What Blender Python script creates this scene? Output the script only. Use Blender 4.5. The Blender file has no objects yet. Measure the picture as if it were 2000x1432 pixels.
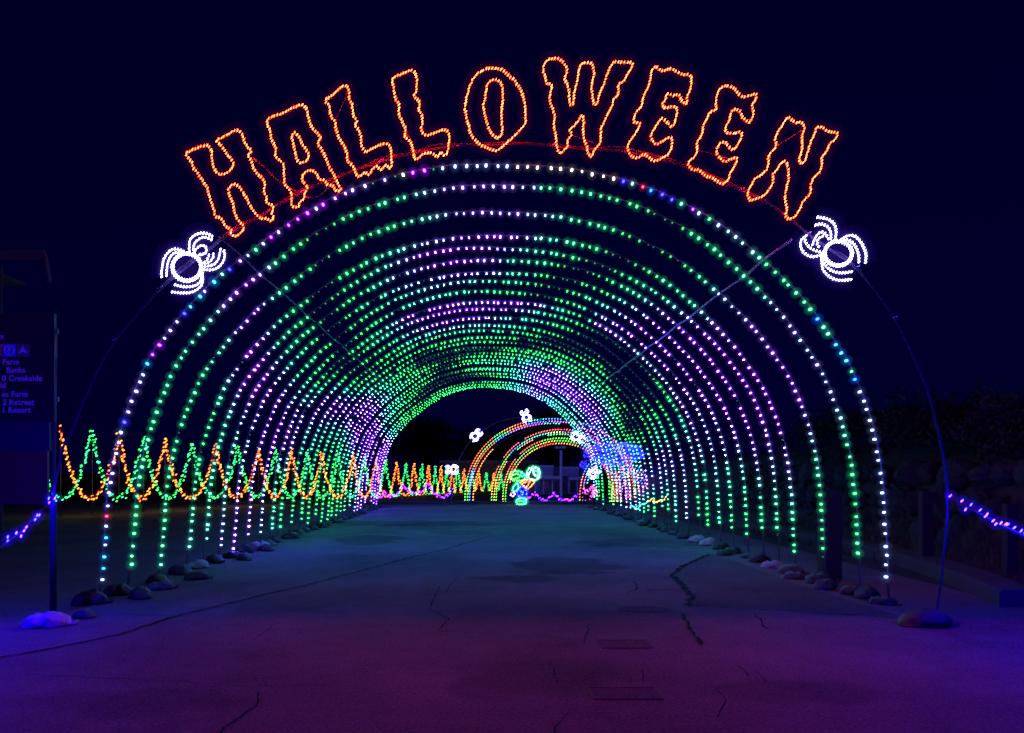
import bpy, math, random
import numpy as np
from mathutils import Vector, Matrix, noise
random.seed(7); rng = np.random.default_rng(7)
R = math.radians
S = bpy.context.scene
col = S.collection

# ------------------------------------------------------------------ camera, sky, exposure
F, CX, HY, CH = 1444.0, 945.0, 922.0, 1.6          # focal length in photo pixels, vanishing point, eye height
cam_d = bpy.data.cameras.new('camera'); cam = bpy.data.objects.new('camera', cam_d); col.objects.link(cam)
cam.location = (0, 0, CH); cam.rotation_euler = (R(90), 0, 0)
cam_d.sensor_width = 36.0; cam_d.lens = F / 2000 * 36
cam_d.shift_x = (1000 - CX) / 2000; cam_d.shift_y = (HY - 716) / 2000
cam_d.clip_start = 0.05; cam_d.clip_end = 2000
S.camera = cam

W = bpy.data.worlds.new('World'); S.world = W; W.use_nodes = True
wn = W.node_tree; bg = wn.nodes['Background']
sky = wn.nodes.new('ShaderNodeTexSky'); sky.sky_type = 'NISHITA'; sky.sun_disc = False
sky.sun_elevation = R(8); sky.sun_rotation = R(200); sky.altitude = 0; sky.dust_density = 0.0; sky.ozone_density = 6.0
tint = wn.nodes.new('ShaderNodeMix'); tint.data_type = 'RGBA'; tint.blend_type = 'MULTIPLY'
tint.inputs['Factor'].default_value = 1.0
tint.inputs['B'].default_value = (0.0, 0.002, 0.30, 1)
night = wn.nodes.new('ShaderNodeMix'); night.data_type = 'RGBA'; night.inputs['Factor'].default_value = 0.88
night.inputs['B'].default_value = (0.001, 0.0012, 0.32, 1)                  # even deep navy of the city night
wn.links.new(sky.outputs[0], tint.inputs['A']); wn.links.new(tint.outputs['Result'], night.inputs['A'])
wn.links.new(night.outputs['Result'], bg.inputs['Color'])
bg.inputs['Strength'].default_value = 0.036

vs = S.view_settings; vs.view_transform = 'Standard'; vs.look = 'None'; vs.exposure = 0.42; vs.gamma = 1.0
cy = S.cycles
cy.use_denoising = True; cy.max_bounces = 5; cy.diffuse_bounces = 2; cy.glossy_bounces = 3
cy.transparent_max_bounces = 128; cy.volume_bounces = 0; cy.sample_clamp_indirect = 4.0
cy.caustics_reflective = False; cy.caustics_refractive = False

# ------------------------------------------------------------------ helpers
def at(px, py, Y):
    """photo pixel at a depth Y -> world point"""
    return Vector(((px - CX) * Y / F, Y, CH + (HY - py) * Y / F))
def gnd(px, py, z=0.0):
    Y = F * (CH - z) / (py - HY)
    return Vector(((px - CX) * Y / F, Y, z))

MATS = {}
def mat(name, color, rough=0.7, metal=0.0, emit=None, strength=0.0, bump=0.0, bscale=40, var=0.0, vscale=6):
    if name in MATS: return MATS[name]
    m = bpy.data.materials.new(name); m.use_nodes = True; nt = m.node_tree
    p = nt.nodes['Principled BSDF']
    p.inputs['Base Color'].default_value = (*color, 1); p.inputs['Roughness'].default_value = rough
    p.inputs['Metallic'].default_value = metal
    if var > 0:
        tc = nt.nodes.new('ShaderNodeTexCoord'); n = nt.nodes.new('ShaderNodeTexNoise')
        n.inputs['Scale'].default_value = vscale; n.inputs['Detail'].default_value = 6
        r = nt.nodes.new('ShaderNodeValToRGB')
        r.color_ramp.elements[0].position = 0.3; r.color_ramp.elements[1].position = 0.7
        r.color_ramp.elements[0].color = (*[c * (1 - var) for c in color], 1)
        r.color_ramp.elements[1].color = (*[min(1, c * (1 + var)) for c in color], 1)
        nt.links.new(tc.outputs['Object'], n.inputs['Vector']); nt.links.new(n.outputs['Fac'], r.inputs['Fac'])
        nt.links.new(r.outputs['Color'], p.inputs['Base Color'])
    if bump > 0:
        tc = nt.nodes.new('ShaderNodeTexCoord'); n = nt.nodes.new('ShaderNodeTexNoise'); b = nt.nodes.new('ShaderNodeBump')
        n.inputs['Scale'].default_value = bscale; n.inputs['Detail'].default_value = 5
        b.inputs['Strength'].default_value = bump; b.inputs['Distance'].default_value = 0.02
        nt.links.new(tc.outputs['Object'], n.inputs['Vector']); nt.links.new(n.outputs['Fac'], b.inputs['Height'])
        nt.links.new(b.outputs['Normal'], p.inputs['Normal'])
    if emit is not None:
        p.inputs['Emission Color'].default_value = (*emit, 1); p.inputs['Emission Strength'].default_value = strength
    MATS[name] = m
    return m
def lamp_mat(name, rgb):
    """lit LED: plain emission"""
    if name in MATS: return MATS[name]
    m = bpy.data.materials.new(name); m.use_nodes = True; nt = m.node_tree; nt.nodes.clear()
    o = nt.nodes.new('ShaderNodeOutputMaterial'); e = nt.nodes.new('ShaderNodeEmission')
    mx = max(max(rgb), 1e-4)
    e.inputs['Color'].default_value = (*[c / mx for c in rgb], 1); e.inputs['Strength'].default_value = mx
    nt.links.new(e.outputs[0], o.inputs['Surface']); MATS[name] = m
    return m
def halo_mat(name, rgb, dens):
    """bloom round a lit LED, added as an emitting volume without a surface"""
    if name in MATS: return MATS[name]
    m = bpy.data.materials.new(name); m.use_nodes = True; nt = m.node_tree; nt.nodes.clear()
    o = nt.nodes.new('ShaderNodeOutputMaterial'); e = nt.nodes.new('ShaderNodeEmission')
    e.inputs['Color'].default_value = (*rgb, 1); e.inputs['Strength'].default_value = dens
    nt.links.new(e.outputs[0], o.inputs['Volume']); MATS[name] = m
    return m

class MB:
    """collects pieces of geometry, becomes ONE mesh object"""
    def __init__(s): s.v = []; s.f = []; s.m = []; s.n = 0; s.mats = []
    def slot(s, m):
        if m not in s.mats: s.mats.append(m)
        return s.mats.index(m)
    def add(s, V, Fc, m):
        V = np.asarray(V, float).reshape(-1, 3); k = s.slot(m)
        s.v.append(V); o = s.n
        s.f += [tuple(i + o for i in f) for f in Fc]
        s.m += [k] * len(Fc); s.n += len(V)
    def add2(s, V, Fc, ms):
        V = np.asarray(V, float).reshape(-1, 3)
        s.v.append(V); o = s.n
        s.f += [tuple(i + o for i in f) for f in Fc]; s.m += [s.slot(m) for m in ms]; s.n += len(V)
    def box(s, lo, hi, m, M=None):
        x0, y0, z0 = lo; x1, y1, z1 = hi
        V = np.array([(x0,y0,z0),(x1,y0,z0),(x1,y1,z0),(x0,y1,z0),(x0,y0,z1),(x1,y0,z1),(x1,y1,z1),(x0,y1,z1)], float)
        if M is not None: V = np.array([M @ Vector(p) for p in V])
        s.add(V, [(0,3,2,1),(4,5,6,7),(0,1,5,4),(1,2,6,5),(2,3,7,6),(3,0,4,7)], m)
    def tube(s, path, r, m, seg=6, closed=False, caps=True):
        P = [Vector(p) for p in path]; n = len(P); V = []; Fc = []
        rr = r if hasattr(r, '__len__') else [r] * n
        up = Vector((0, 1, 0)); prev = None
        for i in range(n):
            a = P[(i - 1) % n] if (closed or i > 0) else P[i]; b = P[(i + 1) % n] if (closed or i < n - 1) else P[i]
            t = (b - a); t = t.normalized() if t.length > 1e-9 else Vector((0, 0, 1))
            if prev is None:
                u = t.cross(up); u = u.normalized() if u.length > 1e-3 else t.cross(Vector((1, 0, 0))).normalized()
            else:
                u = (prev - t * prev.dot(t)); u = u.normalized() if u.length > 1e-6 else t.cross(up).normalized()
            prev = u; w = t.cross(u)
            for k in range(seg):
                q = 2 * math.pi * k / seg
                V.append(P[i] + (u * math.cos(q) + w * math.sin(q)) * rr[i])
        for i in range(n if closed else n - 1):
            j = (i + 1) % n
            for k in range(seg):
                k2 = (k + 1) % seg
                Fc.append((i * seg + k, i * seg + k2, j * seg + k2, j * seg + k))
        if caps and not closed:
            Fc.append(tuple(range(seg - 1, -1, -1))); Fc.append(tuple((n - 1) * seg + k for k in range(seg)))
        s.add(V, Fc, m)
    def build(s, name, parent=None, smooth=False, kind=None):
        me = bpy.data.meshes.new(name)
        V = np.concatenate(s.v) if s.v else np.zeros((0, 3))
        me.from_pydata(V.tolist(), [], s.f)
        for m in s.mats: me.materials.append(m)
        if len(s.mats) > 1: me.polygons.foreach_set('material_index', s.m)
        if smooth: me.polygons.foreach_set('use_smooth', [True] * len(me.polygons))
        me.update()
        return link(name, me, parent, kind)
def link(name, me, parent=None, kind=None):
    o = bpy.data.objects.new(name, me); col.objects.link(o)
    if parent: o.parent = parent
    if kind: o['kind'] = kind
    return o
def tag(o, label, cat, group=None):
    o['label'] = label; o['category'] = cat
    if group: o['group'] = group
    return o
def thing(name, label, cat, loc=(0, 0, 0), group=None):
    o = bpy.data.objects.new(name, None); col.objects.link(o); o.location = loc
    o.empty_display_size = 0.1
    return tag(o, label, cat, group)
def struct(o): o['kind'] = 'structure'; return o

# unit ellipsoid (axis z), rings of n, as template
def ell(n=6, rings=3):
    V = [(0, 0, 1)]; Fc = []
    for i in range(1, rings + 1):
        a = math.pi * i / (rings + 1)
        for k in range(n):
            q = 2 * math.pi * (k + 0.5 * (i % 2)) / n
            V.append((math.sin(a) * math.cos(q), math.sin(a) * math.sin(q), math.cos(a)))
    V.append((0, 0, -1)); b = len(V) - 1
    for k in range(n):
        Fc.append((0, 1 + k, 1 + (k + 1) % n))
        Fc.append((b, 1 + (rings - 1) * n + (k + 1) % n, 1 + (rings - 1) * n + k))
    for i in range(rings - 1):
        for k in range(n):
            p = 1 + i * n + k; q = 1 + i * n + (k + 1) % n
            Fc.append((p, p + n, q + n, q))
    return np.array(V), Fc
E6 = ell(6, 3); E5 = ell(5, 2); E8 = ell(8, 5)
def frame(axis):
    a = np.asarray(axis, float); a = a / np.linalg.norm(a)
    h = np.array([0, 1, 0]) if abs(a[1]) < 0.9 else np.array([1, 0, 0])
    u = np.cross(h, a); u /= np.linalg.norm(u); w = np.cross(a, u)
    return np.stack([u, w, a])                                    # rows
def put(T, c, axis, r, l):
    return (T[0] * np.array([r, r, l])) @ frame(axis) + np.asarray(c)

def resample(P, step, closed=False, start=0.0):
    P = np.asarray(P, float)
    if closed: P = np.vstack([P, P[:1]])
    L = np.r_[0, np.cumsum(np.linalg.norm(np.diff(P, axis=0), axis=1))]
    n = max(2, int(round((L[-1] - start) / step)))
    d = np.linspace(start, L[-1], n, endpoint=not closed)
    return np.stack([np.interp(d, L, P[:, i]) for i in range(P.shape[1])], 1)
def smooth_poly(P, closed=True, it=1):
    P = np.asarray(P, float)
    for _ in range(it):                                            # Chaikin corner cutting
        A = P; B = np.roll(P, -1, 0)
        Q = np.empty((2 * len(P), P.shape[1])); Q[0::2] = A * .78 + B * .22; Q[1::2] = A * .22 + B * .78
        if not closed: Q = np.vstack([P[:1], Q[1:-2], P[-1:]])
        P = Q
    return P

black = mat('black_plastic', (0.012, 0.012, 0.014), 0.5)
pipe_m = mat('grey_pipe', (0.09, 0.09, 0.10), 0.45, 0.2)
dark_pipe = mat('dark_pipe', (0.022, 0.022, 0.026), 0.6)
wire_m = mat('wire', (0.02, 0.03, 0.025), 0.6)

# ------------------------------------------------------------------ ground
def asphalt(name, c0, c1, seed):
    m = bpy.data.materials.new(name); m.use_nodes = True; nt = m.node_tree; p = nt.nodes['Principled BSDF']
    tc = nt.nodes.new('ShaderNodeTexCoord')
    def nz(scale, det, rough=0.6):
        mp = nt.nodes.new('ShaderNodeMapping'); mp.inputs['Location'].default_value = (seed, seed * 2, 0)
        n = nt.nodes.new('ShaderNodeTexNoise'); n.inputs['Scale'].default_value = scale
        n.inputs['Detail'].default_value = det; n.inputs['Roughness'].default_value = rough
        nt.links.new(tc.outputs['Object'], mp.inputs['Vector']); nt.links.new(mp.outputs['Vector'], n.inputs['Vector'])
        return n
    big = nz(0.35, 5); fine = nz(40, 8, 0.9); mid = nz(5, 6)
    a = nt.nodes.new('ShaderNodeMath'); a.operation = 'MULTIPLY_ADD'; a.inputs[1].default_value = 3.2
    nt.links.new(fine.outputs['Fac'], a.inputs[0]); nt.links.new(big.outputs['Fac'], a.inputs[2])
    b = nt.nodes.new('ShaderNodeMath'); b.operation = 'MULTIPLY_ADD'; b.inputs[1].default_value = 0.3
    nt.links.new(mid.outputs['Fac'], b.inputs[0]); nt.links.new(a.outputs[0], b.inputs[2])
    mr = nt.nodes.new('ShaderNodeMapRange'); mr.inputs['From Min'].default_value = 1.8; mr.inputs['From Max'].default_value = 2.75
    r = nt.nodes.new('ShaderNodeValToRGB')
    r.color_ramp.elements[0].color = (*c0, 1); r.color_ramp.elements[1].color = (*c1, 1)
    nt.links.new(b.outputs[0], mr.inputs['Value']); nt.links.new(mr.outputs['Result'], r.inputs['Fac']); nt.links.new(r.outputs['Color'], p.inputs['Base Color'])
    p.inputs['Roughness'].default_value = 0.95; p.inputs['Specular IOR Level'].default_value = 0.06
    bp = nt.nodes.new('ShaderNodeBump'); bp.inputs['Strength'].default_value = 0.8; bp.inputs['Distance'].default_value = 0.03
    nt.links.new(fine.outputs['Fac'], bp.inputs['Height']); nt.links.new(bp.outputs['Normal'], p.inputs['Normal'])
    return m
asph = asphalt('worn_asphalt', (0.02, 0.021, 0.022), (0.25, 0.25, 0.255), 1.3)
asph2 = asphalt('newer_asphalt', (0.015, 0.016, 0.017), (0.17, 0.17, 0.175), 5.1)
tar = mat('tar', (0.006, 0.006, 0.007), 0.85, var=0.4, vscale=20)
tar.node_tree.nodes['Principled BSDF'].inputs['Specular IOR Level'].default_value = 0.05
soil = mat('dark_turf', (0.018, 0.022, 0.014), 0.95, var=0.5, vscale=3, bump=0.6, bscale=30)
conc = mat('concrete', (0.035, 0.034, 0.034), 0.9, var=0.2, vscale=5, bump=0.3, bscale=60)

b = MB(); b.add([(-400, -60, -.03), (400, -60, -.03), (400, 700, -.03), (-400, 700, -.03)], [(0, 1, 2, 3)], soil)
struct(b.build('ground'))
b = MB(); b.add([(-26, -14, 0), (6.3, -14, 0), (6.45, 20, 0), (6.2, 36.5, 0), (-26, 36.5, 0)], [(0, 1, 2, 3, 4)], asph)
road = struct(b.build('road'))
def sheet(name, pts, m, z, parent=None):
    b = MB(); b.add([gnd(px, py, z) for px, py in pts], [tuple(range(len(pts)))], m)
    return b.build(name, parent)
def blob_px(cx, cy, rx, ry, n=26, rough=0.3, seed=0):
    r_ = random.Random(seed); k = [r_.uniform(-1, 1) for _ in range(6)]
    out = []
    for i in range(n):
        q = 2 * math.pi * i / n
        rr = 1 + rough * (k[0] * math.sin(2 * q + k[1] * 3) + .6 * k[2] * math.sin(3 * q + k[3] * 3) + .4 * k[4] * math.sin(5 * q + k[5] * 3)) * .6
        out.append((cx + rx * rr * math.cos(q), cy - ry * rr * math.sin(q) * -1))
    return out[::-1]
sheet('asphalt_patch', [(1760, 1203), (1690, 1183), (1560, 1142), (1440, 1098), (1387, 1082), (1335, 1104), (1311, 1124), (1353, 1165), (1345, 1181), (1450, 1186), (1600, 1195)][::-1], asph2, 0.004, road)
def add_stains(m, spots):
    nt = m.node_tree; p = nt.nodes['Principled BSDF']; src = p.inputs['Base Color'].links[0].from_socket
    geo = nt.nodes.new('ShaderNodeNewGeometry')
    nz = nt.nodes.new('ShaderNodeTexNoise'); nz.inputs['Scale'].default_value = 1.6; nz.inputs['Detail'].default_value = 5
    nt.links.new(geo.outputs['Position'], nz.inputs['Vector'])
    cur = src
    for cx_, cy_, rx, ry, dark in spots:
        g = gnd(cx_, cy_); hx = rx * g.y / F; hy = (gnd(cx_, cy_ - ry).y - gnd(cx_, cy_ + ry).y) / 2
        a = nt.nodes.new('ShaderNodeVectorMath'); a.operation = 'SUBTRACT'; a.inputs[1].default_value = (g.x, g.y, 0)
        d = nt.nodes.new('ShaderNodeVectorMath'); d.operation = 'DIVIDE'; d.inputs[1].default_value = (hx, hy, 1)
        l = nt.nodes.new('ShaderNodeVectorMath'); l.operation = 'LENGTH'
        ad = nt.nodes.new('ShaderNodeMath'); ad.operation = 'MULTIPLY_ADD'; ad.inputs[1].default_value = 1.5
        mr = nt.nodes.new('ShaderNodeMapRange'); mr.interpolation_type = 'SMOOTHSTEP'
        mr.inputs['From Min'].default_value = 1.45; mr.inputs['From Max'].default_value = 1.95
        mr.inputs['To Min'].default_value = dark; mr.inputs['To Max'].default_value = 1.0
        mx = nt.nodes.new('ShaderNodeMix'); mx.data_type = 'RGBA'; mx.blend_type = 'MULTIPLY'; mx.inputs['Factor'].default_value = 1
        nt.links.new(geo.outputs['Position'], a.inputs[0]); nt.links.new(a.outputs[0], d.inputs[0]); nt.links.new(d.outputs[0], l.inputs[0])
        nt.links.new(nz.outputs['Fac'], ad.inputs[0]); nt.links.new(l.outputs['Value'], ad.inputs[2])
        nt.links.new(ad.outputs[0], mr.inputs['Value']); nt.links.new(cur, mx.inputs['A']); nt.links.new(mr.outputs['Result'], mx.inputs['B'])
        cur = mx.outputs['Result']
    nt.links.new(cur, p.inputs['Base Color'])
add_stains(asph, [(718, 1055, 70, 10, .5), (1100, 1104, 120, 17, .5), (1010, 1130, 80, 7, .55), (780, 1022, 180, 6, .55), (1240, 1060, 120, 9, .6), (900, 1040, 60, 5, .7), (1050, 1320, 160, 40, .7), (250, 1370, 200, 30, .75), (560, 1180, 90, 20, .8), (1560, 1350, 160, 25, .75)])
def crack(pts, w, step=0.09, jit=0.02, seed=0):
    r_ = random.Random(seed)
    P = resample([tuple(gnd(x, y, .009)) for x, y in pts], step)
    V = []; Fc = []
    for i, p in enumerate(P):
        t = P[min(i + 1, len(P) - 1)] - P[max(i - 1, 0)]; t /= (np.linalg.norm(t) + 1e-9)
        nrm = np.array([-t[1], t[0], 0]); c = p + nrm * r_.uniform(-jit, jit); ww = w * r_.uniform(.3, 1.15)
        V += [c + nrm * ww / 2, c - nrm * ww / 2]
        if i: Fc.append((2 * i - 2, 2 * i - 1, 2 * i + 1, 2 * i))
    b = MB(); b.add(V, Fc, tar); b.build('crack', road)
CR = [([(1385, 1082), (1335, 1105), (1311, 1124), (1335, 1145), (1353, 1165), (1343, 1182)], .075),
      ([(1262, 1153), (1310, 1151), (1335, 1155)], .03), ([(1238, 1135), (1245, 1148), (1228, 1158)], .02),
      ([(1335, 1198), (1345, 1225), (1370, 1258)], .03), ([(1475, 1198), (1497, 1228)], .018),
      ([(1345, 1183), (1450, 1188), (1600, 1197), (1762, 1206)], .02),
      ([(0, 1284), (120, 1262), (230, 1240), (340, 1204), (480, 1170), (620, 1137), (750, 1102), (860, 1075), (960, 1046)], .03),
      ([(222, 1197), (290, 1201), (345, 1203)], .02),
      ([(860, 1145), (838, 1190), (870, 1204), (876, 1210), (857, 1232)], .022), ([(900, 1125), (880, 1140), (872, 1158)], .016),
      ([(497, 1250), (520, 1232), (545, 1215)], .012), ([(430, 1432), (465, 1400), (492, 1384), (510, 1352)], .022),
      ([(50, 1317), (300, 1327), (480, 1340), (640, 1338)], .012), ([(1080, 1432), (1095, 1400), (1130, 1380)], .016),
      ([(1140, 1255), (1150, 1220)], .014), ([(1070, 1290), (1090, 1335)], .012), ([(1400, 1400), (1415, 1370), (1400, 1345)], .014),
      ([(1440, 1300), (1460, 1320)], .014), ([(1478, 1310), (1500, 1335), (1540, 1345)], .01), ([(857, 1232), (1000, 1243), (1100, 1245)], .008),
      ([(1250, 1310), (1258, 1330)], .012), ([(560, 1260), (520, 1250)], .01)]
for i, (pts, w) in enumerate(CR): crack(pts, w * (1.4 if i < 7 else .9), seed=i)
iron = mat('cast_iron', (0.03, 0.03, 0.032), 0.6, 0.6, bump=0.4, bscale=80)
def cover(lbl, x0, x1, y0, y1, round_=False):
    t = thing('utility_cover', lbl, 'manhole cover', loc=gnd((x0 + x1) / 2, (y0 + y1) / 2), group='iron covers set into the road')
    A = gnd(x0, (y0 + y1) / 2); Bp = gnd(x1, (y0 + y1) / 2); hw = (Bp.x - A.x) / 2
    hd = (gnd(x0, y0).y - gnd(x0, y1).y) / 2
    n = 28 if round_ else 4
    ang = [2 * math.pi * i / n + (0 if round_ else math.pi / 4) for i in range(n)]
    s = 1 if round_ else math.sqrt(2)
    ring = lambda k, z: [(hw * k * s * math.cos(a), hd * k * s * math.sin(a), z) for a in ang]
    b = MB(); V = ring(1, .005) + ring(.975, .008) + ring(.95, .005)
    Fc = [(j * n + i, j * n + (i + 1) % n, (j + 1) * n + (i + 1) % n, (j + 1) * n + i) for j in range(2) for i in range(n)]
    b.add(V, Fc, iron); b.build('frame', t)
    b = MB(); b.add(ring(.95, .0045), [tuple(range(n))], asph2); b.build('lid', t)
cover('small rectangular cover in the magenta lit road, the farther of two', 1168, 1270, 1251, 1267)
cover('rectangular cover in the purple road nearest the bottom of the photo', 1152, 1288, 1344, 1367)
cover('round cover ring in the road beside the wide tar crack', 1205, 1312, 1185, 1197, True)

b = MB(); V = []; Fc = []; r2 = np.random.default_rng(77)
for i in range(420):
    if i < 240: x = r2.choice([-1, 1]) * r2.uniform(3.9, 5.6); y = r2.uniform(5, 30)
    else: x = r2.uniform(-4.5, 4.8); y = r2.uniform(4.3, 16)
    s_ = r2.uniform(.008, .026); a_ = r2.uniform(0, 6.28); k = len(V); c_, d_ = math.cos(a_) * s_, math.sin(a_) * s_
    V += [(x - c_, y - d_, .012), (x + d_ * .6, y - c_ * .6, .012 + r2.uniform(0, .012)), (x + c_, y + d_, .014 + r2.uniform(0, .01)), (x - d_ * .6, y + c_ * .6, .012)]; Fc.append((k, k + 1, k + 2, k + 3))
b.add(V, Fc, mat('dry_leaf', (.16, .12, .08), .8, var=.5, vscale=3)); o = b.build('litter', kind='stuff'); tag(o, 'bits of dry leaf and grit scattered on the road', 'litter')

# far cross street kerb, side kerb on the right
b = MB(); b.box((-30, 36.5, -.02), (7.5, 36.8, .13), conc); struct(b.build('kerb'))
far_asph = asphalt('far_asphalt', (0.05, 0.05, 0.052), (0.10, 0.10, 0.10), 3.3)
b = MB(); b.add([(-40, 40, .0), (60, 40, .0), (60, 72, .0), (-40, 72, .0)], [(0, 1, 2, 3)], far_asph); struct(b.build('street'))
kb = MB()
kp = [(6.1, 8.75), (6.5, 10), (6.9, 11.5), (7.15, 13), (7.3, 15.5), (7.4, 20), (7.4, 30)]
V = []; Fc = []
for x, y in kp: V += [(x, y, -.02), (x, y, .17), (x + .04, y, .20), (x + .42, y, .22), (x + .46, y, -.02)]
for i in range(len(kp) - 1):
    for k in range(4): Fc.append((i * 5 + k, i * 5 + k + 1, i * 5 + 6 + k, i * 5 + 5 + k))
Fc.append((4, 3, 2, 1, 0)); kb.add(V, Fc, conc)
struct(kb.build('kerb_stone'))

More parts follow.
